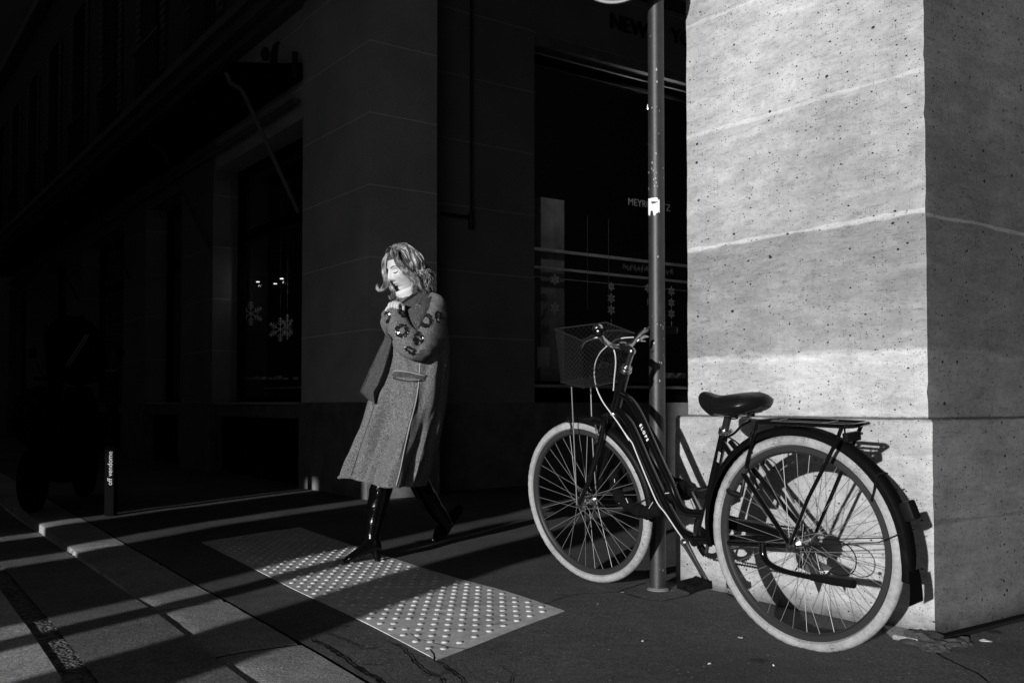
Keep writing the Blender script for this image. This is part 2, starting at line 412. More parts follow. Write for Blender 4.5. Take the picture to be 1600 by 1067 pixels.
# gravel filled joint between crossing slab and road strip
gm = mat('gravel_joint', 0.09, 0.9); g_ = G(gm); vo = g_.voro(75); g_.color(g_.rng(g_.sepc(vo.outputs['Color'])[0], 0, 1, 0.01, 0.22)); g_.bump(g_.math('SUBTRACT', 1.0, vo.outputs['Distance']), 0.012)
struct(sheet('gutter_joint', rangef(0.455, 0.55, 0.03), AS, lambda x, y: road(x, y) - 0.006, gm))
# kerb stones with rounded, chipped noses
bm = bmesh.new(); random.seed(3); a = -6.0
while a < 20:
    L = random.choice((0.85, 1.0, 1.1)); prof = [(0.922, -0.16), (0.923, -0.012), (0.927, -0.004), (0.934, -0.001), (1.0, 0.001), (1.1, 0.002), (1.206, 0.0), (1.213, -0.03)]
    n = 40; rows = []
    for i in range(n + 1):
        aa = a + 0.006 + (L - 0.012) * i / n; row = []
        for c, z in prof:
            e = 0.0
            if i in (0, n): e = -0.006
            x, y = kxy(c + ((noise.noise(V((aa * 16, c * 4, 2))) * 0.010 + noise.noise(V((aa * 50, 1, 2))) * 0.005) if c < 0.95 else 0), aa)
            row.append(bm.verts.new((x, y, foot(x, y) + z + e + noise.noise(V((aa * 7, c * 9, 1))) * 0.002)))
        rows.append(row)
    for r0, r1 in zip(rows, rows[1:]):
        for k in range(len(prof) - 1): bm.faces.new((r0[k], r0[k + 1], r1[k + 1], r1[k]))
    a += L
struct(fin(bm, 'kerb', M['granite']))
bm = bmesh.new()
box(bm, V((0, 0, -0.3)), V((KC, KS, 0)), V((-KS, KC, 0)), UP, 0.93, 1.32, -6, 20, 0, 0.235); box(bm, V((0, 0, -0.3)), V((KC, KS, 0)), V((-KS, KC, 0)), UP, 0.80, 0.929, -6, 20, 0, 0.15); struct(fin(bm, 'kerb_bedding', M['crack'], smooth=False))

def crack(name, pts, w_=0.007, jit=0.012, z=0.0035):
    """a dark open crack in the surface following the given ground points"""
    P = [ground(*p) for p in pts]; Q = []
    for p, q in zip(P, P[1:]):
        n = max(2, int((q - p).length / 0.018))
        for i in range(n): Q.append(p.lerp(q, i / n))
    Q.append(P[-1]); bm = bmesh.new(); prev = None
    for i, p in enumerate(Q):
        d = (Q[min(i + 1, len(Q) - 1)] - Q[max(i - 1, 0)]).normalized(); s = V((-d.y, d.x, 0))
        o = s * (noise.noise(p * 17) * jit + noise.noise(p * 60) * jit * 0.4)
        ww = w_ * (0.35 + 0.9 * abs(noise.noise(p * 40)) * 1.6) * (0.3 if i in (0, len(Q) - 1) else 1)
        a, b = [p + o + s * k for k in (-ww / 2, ww / 2)]
        a, b = [bm.verts.new((k.x, k.y, foot(k.x, k.y) + z)) for k in (a, b)]
        if prev: bm.faces.new((prev[0], prev[1], b, a))
        prev = (a, b)
    return struct(fin(bm, name, M['crack'], smooth=False))
for pts, w_ in [
    ([(487, 999), (520, 1018), (560, 1045), (600, 1072)], .014), ([(640, 990), (655, 1000), (700, 1010), (735, 1018)], .006),
    ([(600, 1000), (628, 1012), (642, 1030), (662, 1050), (690, 1060), (700, 1080)], .008), ([(662, 1020), (672, 1015), (683, 1034), (700, 1046), (715, 1058), (730, 1075)], .009),
    ([(510, 990), (545, 1003), (570, 1015), (600, 1012)], .006), ([(700, 1046), (688, 1056), (660, 1058)], .006), ([(560, 1038), (590, 1040), (612, 1036)], .005),
    ([(870, 930), (885, 931), (920, 928), (965, 926), (990, 916), (1010, 911)], .008), ([(975, 928), (1000, 936), (1030, 940), (1058, 935), (1090, 925)], .007),
    ([(1462, 1020), (1490, 1037), (1520, 1050), (1550, 1068)], .009), ([(850, 945), (868, 938), (890, 932)], .005), ([(780, 1040), (800, 1052), (798, 1070)], .004),
    ([(1130, 925), (1160, 940), (1185, 950)], .008)]:
    crack('pavement_crack', pts, w_)
# tactile paving
def tactile():
    c0, c1, c2, c3 = [ground(*p) for p in ((315, 847.5), (469, 824), (882, 954.5), (682, 1031))]
    L = ((c3 - c0).length + (c2 - c1).length) / 2; W = ((c1 - c0).length + (c2 - c3).length) / 2
    def P(u, v, z):   # u along the long side, v across
        q = c0.lerp(c3, u / L).lerp(c1.lerp(c2, u / L), v / W); return V((q.x, q.y, foot(q.x, q.y) + z))
    bm = bmesh.new(); nu, nv = 60, 16; g = []
    for i in range(nu + 1):
        g.append([bm.verts.new(P(L * i / nu, W * j / nv, 0.003) + (V((0, 0, noise.noise(V((i, j, 0)) * .8) * .0008)))) for j in range(nv + 1)])
    for i in range(nu):
        for j in range(nv): bm.faces.new((g[i][j], g[i + 1][j], g[i + 1][j + 1], g[i][j + 1]))
    edge = [g[i][0] for i in range(nu + 1)] + [g[nu][j] for j in range(1, nv + 1)] + [g[i][nv] for i in range(nu - 1, -1, -1)] + [g[0][j] for j in range(nv - 1, 0, -1)]
    low = [bm.verts.new(v.co - V((0, 0, 0.004))) for v in edge]
    for k in range(len(edge)): bm.faces.new((edge[k], edge[(k + 1) % len(edge)], low[(k + 1) % len(edge)], low[k]))
    o = fin(bm, 'tactile_paving', M['tactile'], smooth=False)
    bm = bmesh.new(); random.seed(5); j = 0; v_ = 0.05
    su = 0.050
    u = 0.04; row = 0
    while u < L - 0.02:
        v_ = 0.04 + (0.042 if row % 2 else 0.0)
        while v_ < W - 0.02:
            if random.random() > 0.012:
                p = P(u, v_, 0.003)
                lathe(bm, p, UP, [(-0.001, 0.0122), (0.0020, 0.0114), (0.0038, 0.0088), (0.0047, 0.004), (0.0048, 0.0001)], 12)
            v_ += 0.084
        u += su; row += 1
    d = fin(bm, 'domes', M['tactile'], o)
    tag(o, 'pale rectangular tactile paving strip with rows of raised domes set in the dark footway', 'tactile paving')
tactile()

# ------------------------------------------------------------------ sunlit stone pillar
AR = hit(1461, 1002, V((0, 0, 0)), UP); LEN_A, LEN_B = 1.23, 1.5
def grid_block(name, o, la, lb, z0, z1, m_a, parent, step=0.035, amp=0.0018, chamfer=0.0):
    """block whose camera side faces are finely gridded and slightly uneven. o = arris foot. returns two faces parts merged by caller"""
    bm = bmesh.new(); nz = int((z1 - z0) / step)
    na, nb = int(la / step), int(lb / step)
    def put(s_a, s_b, z):
        p = o + A * s_a + B * s_b + UP * z
        e = 0.0
        d = min(abs(s_a) + abs(s_b), 1)
        out = (-A - B).normalized()
        chip = max(0, noise.noise(V((3, 1, z * 9))) * .6 + noise.noise(V((3, 5, z * 31))) * .6 - 0.0) * 0.036 * math.exp(-d * d / 0.0006)
        n_ = noise.noise(p * 6) * amp * 2 + noise.noise(p * 22) * amp
        ch = 0.0
        if chamfer and z1 - z < chamfer: ch = chamfer - (z1 - z)
        base = p - out * (chip)
        if s_b == 0: base += B * (n_ + ch)
        if s_a == 0: base += A * (n_ + ch)
        return bm.verts.new(base)
    ring = [(la * i / na, 0.0) for i in range(na, 0, -1)] + [(0.0, lb * i / nb) for i in range(nb + 1)]
    zs = [z0 + (z1 - z0) * k / nz for k in range(nz + 1)]
    if chamfer: zs = zs[:-1] + [z1 - chamfer, z1]
    cols = []
    for z in zs: cols.append([put(sa, sb, z) for sa, sb in ring])
    mats = []
    for r0, r1 in zip(cols, cols[1:]):
        for k in range(len(ring) - 1):
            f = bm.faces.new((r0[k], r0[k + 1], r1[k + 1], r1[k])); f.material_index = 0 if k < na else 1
    # back corner, closing sides and top
    for k, row in enumerate((cols[0], cols[-1])):
        z = zs[0] if k == 0 else zs[-1]
        bk = bm.verts.new(o + A * la + B * lb + UP * z)
        bm.faces.new(row + [bk]); 
        if k == 0: b0 = bk
        else: b1 = bk
    bm.faces.new([c[0] for c in cols] + [b1, b0]).material_index = 0
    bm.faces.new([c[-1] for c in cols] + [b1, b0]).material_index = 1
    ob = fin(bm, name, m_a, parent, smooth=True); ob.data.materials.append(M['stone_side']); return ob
pil = thing('stone_pillar', 'large sunlit limestone corner pillar on a wider plinth right of the signpost', 'pillar', AR)
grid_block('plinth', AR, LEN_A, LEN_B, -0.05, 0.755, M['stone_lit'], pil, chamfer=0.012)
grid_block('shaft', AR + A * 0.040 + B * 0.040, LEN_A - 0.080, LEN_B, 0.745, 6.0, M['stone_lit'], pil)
# dark strip and broken stone at the foot
random.seed(11)
def rubble(px, py, r, sc=(1, 1, .5)):
    p = ground(px, py); bm = bmesh.new(); bmesh.ops.create_icosphere(bm, subdivisions=3, radius=r)
    off = random.random() * 50
    for v in bm.verts:
        n = noise.noise(v.co / r * 1.3 + V((off, 0, 0))); v.co = V((v.co.x * sc[0], v.co.y * sc[1], v.co.z * sc[2])) * (1 + n * .9 + .5 * noise.noise(v.co / r * 4 + V((off, 3, 0))))
    bmesh.ops.translate(bm, verts=bm.verts[:], vec=p + V((0, 0, r * .15)))
    return fin(bm, 'rubble', M['cone'])
for i, (px, py, r, sc) in enumerate([(1446, 1004, .05, (1.2, 1, .4)), (1470, 1012, .04, (1, 1.2, .5)), (1492, 1008, .035, (1.5, 1, .5)), (1432, 1000, .035, (1, 1, .6)), (1455, 1016, .03, (1, 1, .5))]):
    tag(rubble(px, py, r, sc), 'crumbled dark mortar rubble at the foot of the pillar corner', 'rubble', 'rubble at the pillar corner')
bm = bmesh.new()
pts = [(1380, 982), (1408, 986), (1430, 994), (1434, 1006), (1395, 998)]
lo = [ground(*p) for p in pts]; lo = [bm.verts.new(p - UP * .01) for p in lo]; hi = [bm.verts.new(v.co + UP * .026) for v in lo]
bm.faces.new(hi)
for k in range(5): bm.faces.new((lo[k], lo[(k + 1) % 5], hi[(k + 1) % 5], hi[k]))
tag(fin(bm, 'broken_slab', M['granite'], smooth=False), 'flat broken paving chip wedged beside the pillar corner behind the rear wheel', 'paving chip')
bm = bmesh.new(); box(bm, AR, A, B, UP, -0.035, 0.0, -0.01, 1.5, -0.05, 0.022)  # thin dark strip along the foot of the right face
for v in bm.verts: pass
struct(fin(bm, 'dark_edge', M['crack'], smooth=False))
for i, (px, py, r) in enumerate([(1052, 925, .011), (972, 927, .012), (1109, 1040, .007), (1209, 1042, .004), (1156, 998, .012), (1541, 1003, .022), (1590, 968, .02), (1004, 1004, .006), (934, 945, .004)]):
    p = ground(px, py); bm = bmesh.new(); n = 7; vs = []
    for k in range(n):
        t = 2 * math.pi * k / n; rr = r * (0.6 + 0.6 * random.random()); vs.append(bm.verts.new(p + V((math.cos(t) * rr, math.sin(t) * rr * .8, .004 + .005 * random.random()))))
    bm.faces.new(vs)
    bmesh.ops.solidify(bm, geom=bm.faces[:], thickness=0.0015)
    tag(fin(bm, 'litter_scrap', M['paper'], smooth=False), 'tiny crumpled white scrap of litter lying on the dark pavement', 'litter', 'white litter scraps on the pavement')

# ------------------------------------------------------------------ building behind
C0 = hit(575, 780, V((0, 0, 0)), UP)
FR = (C0, A, B, UP)          # u along the street (left wing), v along the right wing
def cp0(u, v, z): return C0 + A * u + B * v + UP * z
def uplane(px, py, u):  # point on a plane parallel to the right wing front
    return hit(px, py, C0 + A * u, A)
def vplane(px, py, v): return hit(px, py, C0 + B * v, B)
bd = thing('corner_building', 'dark corner building with shop windows, behind the walking woman', 'building', C0)
def bb(name, m, u0, u1, v0, v1, z0, z1, parent=bd, bev=0.0): return BX(name, parent, M[m], FR, (u0, u1, v0, v1, z0, z1), bev)
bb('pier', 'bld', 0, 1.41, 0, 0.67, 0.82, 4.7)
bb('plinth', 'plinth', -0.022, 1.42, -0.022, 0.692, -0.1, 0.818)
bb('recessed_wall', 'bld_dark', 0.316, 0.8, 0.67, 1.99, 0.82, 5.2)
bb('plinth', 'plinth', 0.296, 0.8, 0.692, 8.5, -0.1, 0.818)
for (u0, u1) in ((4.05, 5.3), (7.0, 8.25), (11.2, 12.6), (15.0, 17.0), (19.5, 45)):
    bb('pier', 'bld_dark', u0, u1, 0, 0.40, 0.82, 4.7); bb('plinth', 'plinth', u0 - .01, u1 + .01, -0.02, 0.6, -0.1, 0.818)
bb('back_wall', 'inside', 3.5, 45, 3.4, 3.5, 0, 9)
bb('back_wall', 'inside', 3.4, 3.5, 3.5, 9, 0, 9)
bays = [(1.41, 4.05), (5.3, 7.0), (8.25, 11.2), (12.6, 15.0), (17.0, 19.5)]
for i, (u0, u1) in enumerate(bays):
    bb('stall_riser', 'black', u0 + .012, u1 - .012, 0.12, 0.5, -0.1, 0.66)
    bb('apron', 'plinth', u0 + .012, u1 - .012, 0.05, 0.5, 0.66, 0.80)
    s_ = bb('sill', 'palemetal' if i < 2 else 'trim', u0 + .003, u1 - .003, 0.02, 0.5, 0.80, 0.822)
    wn = bb('shop_window', 'black', u0 + .003, u0 + .08, 0.30, 0.38, 0.822, 3.6)
    bb('frame', 'black', u1 - .08, u1 - .003, 0.30, 0.38, 0.822, 3.6, wn); bb('frame', 'black', u0 + .08, u1 - .08, 0.30, 0.38, 0.822, 0.88, wn)
    bb('frame', 'black', u0 + .08, u1 - .08, 0.30, 0.38, 2.75, 2.85, wn); bb('frame', 'black', u0 + .08, u1 - .08, 0.30, 0.38, 3.52, 3.6, wn)
    bb('pane', 'glass', u0 + .08, u1 - .08, 0.335, 0.345, 0.88, 3.52, wn)
    bb('fascia', 'bld' if i == 0 else 'bld_dark', u0 + .003, u1 - .003, 0.03, 0.5, 3.6, 4.7)
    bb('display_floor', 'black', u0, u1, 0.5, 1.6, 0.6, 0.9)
bb('display_shelf', 'letter_dim', 1.75, 4.0, 0.62, 0.85, 0.985, 1.0)
# cornice and upper storeys of the left wing
bb('cornice', 'trim', -0.10, 45, -0.10, 0.6, 4.7, 4.78); bb('cornice', 'trim', -0.22, 45, -0.22, 0.6, 4.78, 4.90); bb('cornice', 'trim', -0.30, 45, -0.30, 0.6, 4.90, 5.0)
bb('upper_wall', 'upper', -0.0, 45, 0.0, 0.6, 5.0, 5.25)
u = 0.9
while u < 30:
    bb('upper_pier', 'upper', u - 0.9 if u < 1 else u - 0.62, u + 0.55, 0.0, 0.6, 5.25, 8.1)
    wn = bb('upper_window', 'black', u + .56, u + .62, .22, .30, 5.25, 8.1)
    bb('frame', 'black', u + 1.70, u + 1.76, .22, .30, 5.25, 8.1, wn); bb('frame', 'iron', u + 1.13, u + 1.19, .22, .30, 5.25, 8.1, wn)
    bb('pane', 'glass', u + .62, u + 1.70, .255, .262, 5.3, 8.1, wn)
    bm = bmesh.new()
    for k in range(14): box(bm, C0, A, B, UP, u + .57 + k * .087, u + .582 + k * .087, -.09, -.078, 5.05, 5.95)
    box(bm, C0, A, B, UP, u + .5, u + 1.82, -.10, -.06, 5.95, 5.99); fin(bm, 'balcony_rail', M['iron'], bd, smooth=False)
    for q in (u + .40, u + 1.68):
        sh = bmesh.new()
        for k in range(24): box(sh, C0, A, B, UP, q, q + .24, -.03, -.012, 5.4 + k * .11, 5.4 + k * .11 + .08)
        fin(sh, 'shutter', M['trim'], bd, smooth=False)
    u += 2.38
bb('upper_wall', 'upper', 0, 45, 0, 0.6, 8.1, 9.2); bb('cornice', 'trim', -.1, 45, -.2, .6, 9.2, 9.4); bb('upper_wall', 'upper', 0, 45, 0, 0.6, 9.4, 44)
# right wing window
bb('stall_riser', 'black', 0.40, 0.8, 1.992, 8.5, 0.82, 0.97)
bb('sill', 'palemetal', 0.33, 0.8, 1.992, 8.5, 0.97, 1.0)
wn = bb('shop_window', 'black', 0.52, 0.60, 1.992, 2.09, 1.0, 4.4)
bb('frame', 'black', 0.52, 0.60, 5.6, 5.7, 1.0, 4.4, wn); bb('frame', 'black', 0.52, 0.6, 2.09, 5.6, 1.0, 1.04, wn); bb('frame', 'black', 0.52, 0.6, 2.09, 5.6, 4.32, 4.4, wn)
bb('pane', 'glass', 0.556, 0.564, 2.09, 5.6, 1.04, 4.32, wn)
bb('display_floor', 'black', 0.6, 2.4, 1.99, 8.5, 0.7, 1.02)
bb('fascia', 'bld_dark', 0.34, 0.9, 1.992, 8.5, 4.45, 5.2); bb('fascia', 'plinth', 0.28, 0.34, 1.992, 8.5, 4.40, 4.5)
bb('upper_wall', 'upper', 0.3, 0.9, 0.6, 9, 5.2, 44)
bb('wall', 'bld_dark', 0.45, 0.9, 5.7, 9, 1.0, 4.4)
zr = [uplane(838, y_, 1.55).z for y_ in (391, 419, 433)]
bb('reflected_line', 'panel', 1.55, 1.58, 2.1, 7, zr[0], zr[0] + .035); bb('reflected_line', 'panel', 1.55, 1.57, 2.1, 7, zr[1], zr[1] + .03); bb('reflected_line', 'pillar_reflected', 1.55, 1.58, 2.1, 7, zr[2], zr[2] + .012)  # solid bars imitating bright lines reflected in the window
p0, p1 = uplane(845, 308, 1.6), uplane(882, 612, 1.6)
v0, v1 = (p0 - C0).dot(B), (p1 - C0).dot(B); bb('reflected_pillar', 'pillar_reflected', 1.6, 1.9, v0, v1, 1.02, p0.z)  # pale slab imitating the stone pillar reflected in the glass
for px in (918, 951): 
    q = uplane(px, 400, 1.3); vv = (q - C0).dot(B); bb('hanging_rod', 'letter_dim', 1.3, 1.306, vv, vv + .003, 1.9, 3.0)
# fascia and reflected sign lettering
q = uplane(952, 44, 0.335); text_mesh('lettering', 'NEW', 0.235, q, B, UP, M['letter_dark'], bd, 0.02)
q = uplane(1048, 66, 0.335); text_mesh('lettering', 'YORK', 0.235, q, B, UP, M['letter_dark'], bd, 0.02)
q = uplane(981, 320, 1.5); text_mesh('lettering', 'MEYROWITZ', 0.125, q, B, UP, M['panel'], bd, 0.002)  # solid letters imitating sign lettering reflected in the glass
bm = bmesh.new(); random.seed(21)    # worn handwritten words on the rail board, no longer readable
for (xa, xb) in ((973, 1012), (1036, 1050)):
    x = xa
    while x < xb:
        y = 417 + (x - 973) * .11; P = [uplane(x + dx, y + dy, 1.54) for dx, dy in ((0, random.uniform(-5, 0)), (random.uniform(0, 2), random.uniform(0, 5)), (random.uniform(1, 4), random.uniform(-6, 0)), (random.uniform(2, 4.5), random.uniform(0, 4)))]
        tube(bm, P, .0035, 5, sm=3); x += random.uniform(3.4, 5)
fin(bm, 'faded_script', M['letter_dim'], bd)
def shop_lamp(p, watts, label):  # assumed lamp, added to brighten the right window display
    bm = bmesh.new(); lathe(bm, p, UP, [(0, .02), (.01, .05), (.05, .05), (.06, .02)], 16); o = fin(bm, 'added_window_lamp', M['lamp']); tag(o, label, 'lamp')
    ld = bpy.data.lights.new('added_lamp_light', 'POINT'); ld.energy = watts; ld.shadow_soft_size = .05; lo = bpy.data.objects.new('added_lamp_light', ld); COL.objects.link(lo); lo.location = p - UP * .06
shop_lamp(cp0(.64, 3.9, 4.16), 9, 'unseen lamp added to light the display in the right shop window')
# bracket on the recessed wall
br = thing('hanging_sign_bracket', 'thin black iron rod and arm fixed to the recessed wall right of the corner pier', 'bracket', C0 + A * .3 + B * 1.0)
q1 = uplane(736, 0, .26); q2 = uplane(736.5, 345, .26); q3 = uplane(690, 334, .26)
q2 = V((q1.x, q1.y, q2.z)); T1('rod', [q1 + UP * .5, q2], 0.012, M['iron'], br)
T1('arm', [q3, q2 + UP * .03], 0.018, M['iron'], br); T1('clamp', [q2 + UP * .08, q2 - UP * .08], .024, M['iron'], br)
# glass canopy on struts along the left wing
cn = thing('shop_canopy', 'dark projecting canopy over the left shop windows held by slanting struts', 'canopy', C0 + A * 1.5 + UP * 3.9)
bm = bmesh.new()
O_ = C0
def cp(u, v, z): return C0 + A * u + B * v + UP * z
prof = [(-0.0, 4.12), (-0.76, 3.98), (-0.78, 3.90), (-0.70, 3.86), (-0.6, 3.82), (-0.4, 3.86), (0.0, 3.96)]
ra = [bm.verts.new(cp(1.43, v, z)) for v, z in prof]; rb = [bm.verts.new(cp(19.4, v, z)) for v, z in prof]
for k in range(len(prof) - 1): bm.faces.new((ra[k], ra[k + 1], rb[k + 1], rb[k]))
bm.faces.new(ra[::-1]); bm.faces.new(rb); fin(bm, 'roof', M['black'], cn, smooth=False)
T1('rear_rail', [cp(1.43, -.06, 3.75), cp(19.4, -.06, 3.75)], .03, M['trim'], cn)
for i, u in enumerate((1.46, 4.1, 7.75, 11.4)):
    T1('strut', [cp(u, -0.76, 3.93), cp(u, -.70, 3.80), cp(u, -.60, 3.76), cp(u, -.56, 3.70), cp(u, -.02, 2.66)], 0.018 if i else 0.022, M['iron'] if i else M['trim'], cn, sm=0)
bm = bmesh.new(); ball(bm, cp(1.5, -.35, 4.16), .045, 12, (1, 1, 1.5)); tube(bm, [cp(1.5, -.27, 4.1), cp(1.5, -.25, 4.25), cp(1.5, -.21, 4.3)], [.04, .03, .015], 8, sm=3); fin(bm, 'finial', M['iron'], cn)
T1('end_bracket', [cp(1.40, -.09, 4.2), cp(1.40, -.09, 3.95)], .03, M['iron'], cn)

# shop lamps and window decorations
for (px, py) in ((403, 441), (430, 444), (440, 436)):
    p = vplane(px, py, 0.46); bm = bmesh.new(); lathe(bm, p, UP, [(0, .020), (.006, .022), (.01, .012)], 14); o = fin(bm, 'downlight', M['lamp'])
    if px != 430:
        ld = bpy.data.lights.new('spot_light', 'POINT'); ld.energy = .35; ld.shadow_soft_size = .02; lo = bpy.data.objects.new('spot_light', ld); COL.objects.link(lo); lo.location = p - UP * .04
    tag(o, 'small lit ceiling spot inside the shop behind the snowflake window', 'lamp', 'lit ceiling spots in the left shop')
for (px, py, l) in ((366, 521, 'tiny bright point of light low in the snowflake window'), (250, 549, 'single bright lamp point in the second shop bay from the corner')):
    p = vplane(px, py, 1.2); bm = bmesh.new(); ball(bm, p, .010, 8); tag(fin(bm, 'shop_light', M['lamp']), l, 'lamp')
def flake(bm, c, r, ex, ey, t=0.003, barbs=3, w_=0.006):
    n = ex.cross(ey).normalized()
    for k in range(6):
        an = k * math.pi / 3 + math.pi / 6 * 0; d = ex * math.sin(an) + ey * math.cos(an)
        tube(bm, [c, c + d * r], w_ / 2, 4, up=n)
        for j in range(barbs):
            q = c + d * r * (0.38 + 0.22 * j); L = r * (0.30 - 0.05 * j)
            for sg in (-1, 1):
                e = (Matrix.Rotation(sg * R(52), 3, n) @ d); tube(bm, [q, q + e * L], w_ / 2, 4, up=n)
def big_flake(px, py, rpx, ang, label):
    c = vplane(px, py, 0.60); r = rpx / F_PX * c.y
    ex = (Matrix.Rotation(R(ang), 3, UP) @ A); bm = bmesh.new(); flake(bm, c, r, ex, UP, w_=.008)
    tube(bm, [c + UP * r, V((c.x, c.y, 3.5))], .0004, 4)
    tag(fin(bm, 'snowflake_ornament', M['flake'], smooth=False), label, 'snowflake')
big_flake(392, 490, 19, 70, 'large openwork snowflake hanging alone in the left shop window')
big_flake(438, 515, 19, 62, 'large openwork snowflake hanging beside the pier edge, facing out')
big_flake(449, 511, 20, 5, 'openwork snowflake seen nearly edge-on beside the pier edge')
def garland(px, ys, r0, kinds, label):
    p = uplane(px, ys[0], 1.5); t = thing('snowflake_garland', label, 'garland', p, 'paper snowflake garlands in the right shop window')
    ps = [uplane(px, y, 1.5) for y in ys]
    ps = [V((p.x, p.y, q.z)) for q in ps]
    T1('string', [V((p.x, p.y, 4.3)), ps[-1]], .0006, M['black'], t, seg=4)
    for q, k in zip(ps, kinds):
        bm = bmesh.new(); r = r0 * k * 1.1; ex = (B if k > .8 else (Matrix.Rotation(R(55), 3, UP) @ B))
        n = ex.cross(UP)
        # six lobed paper star with cut outs
        vs = []; N2 = 48
        for i in range(N2):
            an = 2 * math.pi * i / N2; rr = r * (0.70 + 0.26 * math.cos(6 * an) + 0.05 * math.cos(18 * an)); vs.append(q + ex * math.sin(an) * rr + UP * math.cos(an) * rr)
        inner = []
        for i in range(N2):
            an = 2 * math.pi * i / N2; rr = r * (0.40 + 0.12 * math.cos(6 * an)); inner.append(q + ex * math.sin(an) * rr + UP * math.cos(an) * rr)
        a_ = [bm.verts.new(v) for v in vs]; b_ = [bm.verts.new(v) for v in inner]
        for i in range(N2): bm.faces.new((a_[i], a_[(i + 1) % N2], b_[(i + 1) % N2], b_[i]))
        bmesh.ops.solidify(bm, geom=bm.faces[:], thickness=.002)
        flake(bm, q, r * .95, ex, UP, barbs=2, w_=.006)
        fin(bm, 'paper_flake', M['flake'], t, smooth=False)
garland(867, (437, 459, 481), 0.066, (1, .75, 1.05), 'three paper snowflakes strung in front of the pale slab imitating a reflected pillar')
garland(955, (448, 466, 484, 503), 0.062, (.85, 1, 1, .7), 'four dim paper snowflakes strung above the bicycle basket')
garland(1012, (450, 472), 0.06, (.9, .8), 'paper snowflake string half hidden behind the left side of the signpost')
garland(1049, (455, 473, 490, 506), 0.062, (1, .95, 1, .6), 'four bright paper snowflakes strung between the signpost and the stone pillar')
# poster and goods behind the right window
q = uplane(847, 560, .7); vv = (q - C0).dot(B)
t = BX('window_poster', None, M['panel'], FR, (.7, .705, vv - .06, vv + .10, q.z - .10, q.z + .12)); tag(t, 'small pale picture card standing low in the window at its left end', 'poster')
bm = bmesh.new(); random.seed(4)
for k in range(16):
    p = uplane(random.uniform(1012, 1068), 588, .8); box(bm, p, B, A, UP, 0, random.uniform(.03, .09), 0, .05, -.02, random.uniform(-.01, .05), bev=.004)
tag(fin(bm, 'display_goods', M['panel']), 'small pale display goods lying on the right shop window floor', 'display goods')
bm = bmesh.new()
for k in range(14):
    p = vplane(random.uniform(375, 460), 592, .7); box(bm, p, A, B, UP, 0, random.uniform(.03, .12), 0, .05, -.005, random.uniform(.01, .04), bev=.003)
tag(fin(bm, 'display_goods', M['letter_dim']), 'low row of display goods on the shelf under the big snowflakes', 'display goods')

# ------------------------------------------------------------------ lettered posts and scooter in the dark
def post(px, y, h, word, wpx, label):
    b = ground(px, y); p = thing('pavement_post', label, 'post', b, 'slim lettered posts on the footway')
    ex = V((1, 0, 0)); ey = V((0, 1, 0)); d = 0.035
    BX('shaft', p, M['black'], (b, ex, ey, UP), (-d, d, 0, 2 * d, -.02, h), 0.006); BX('cap', p, M['iron'], (b, ex, ey, UP), (-d - .006, d + .006, -.006, 2 * d + .006, h, h + .015), 0.003)
    return b, p
b, p = post(170, 806, 1.05, '', 0, 'nearer slim black post lettered off vendome up its side')
z0 = dep(173, 758, b.y).z
text_mesh('lettering', 'off vendome', 0.049, V((b.x + .022, b.y - .003, z0)), UP, V((-1, 0, 0)), M['letter_dim'], p, 0.001)
b, p = post(78, 738, 1.05, '', 0, 'farther slim black post with faint vendome lettering near the left edge')
text_mesh('lettering', 'off vendome', 0.046, V((b.x + .02, b.y - .003, dep(78, 726, b.y).z)), UP, V((-1, 0, 0)), M['letter_dim'], p, 0.001)

sc0 = ground(95, 786)
scooter = thing('parked_scooter', 'black parked motor scooter with windscreen standing in deep shade at the left', 'scooter', sc0)
fx = V((-0.12, 0.99, 0)).normalized(); sy = V((fx.y, -fx.x, 0))
def sp(u, v, z): return sc0 + fx * u + sy * v + UP * z
for u in (-.62, .62):
    bm = bmesh.new(); tube(bm, [sp(u + .20 * math.cos(t), 0, .24 + .20 * math.sin(t)) for t in [2 * math.pi * k / 28 for k in range(28)]], .05, 10, closed=True); w1 = fin(bm, 'wheel', M['black'], scooter)
    bm = bmesh.new(); lathe(bm, sp(u, -.03, .24), sy, [(0, .03), (.01, .15), (.05, .15), (.06, .03)], 20); fin(bm, 'rim', M['black'], w1)
bm = bmesh.new(); tube(bm, [sp(-.85, 0, .62), sp(-.6, 0, .66), sp(-.3, 0, .58), sp(-.15, 0, .38), sp(.1, 0, .32), sp(.35, 0, .38), sp(.45, 0, .7), sp(.42, 0, .95)], [.07, .17, .19, .17, .16, .19, .17, .10], 14, sm=5); fin(bm, 'body', M['black'], scooter)
bm = bmesh.new(); tube(bm, [sp(-.8, 0, .80), sp(-.5, 0, .82), sp(-.15, 0, .76)], [.09, .14, .10], 12, sm=4); fin(bm, 'seat', M['black'], scooter)
T1('handlebar', [sp(.30, -.33, 1.03), sp(.38, -.15, 1.02), sp(.42, 0, .98), sp(.38, .15, 1.02), sp(.30, .33, 1.03)], .016, M['black'], scooter, sm=4)
bm = bmesh.new(); g = []
for i in range(9):
    t = i / 8; row = []
    for k in range(9):
        an = (k / 8 - .5) * 2; row.append(bm.verts.new(sp(.55 - .22 * t - .12 * an * an, an * (.26 - .05 * t * t - (.12 if i == 8 else .05 if i == 7 else 0)), 1.0 + .56 * t)))
    g.append(row)
for i in range(8):
    for k in range(8): bm.faces.new((g[i][k], g[i][k + 1], g[i + 1][k + 1], g[i + 1][k]))
bmesh.ops.solidify(bm, geom=bm.faces[:], thickness=.004); fin(bm, 'windscreen', M['black'], scooter)
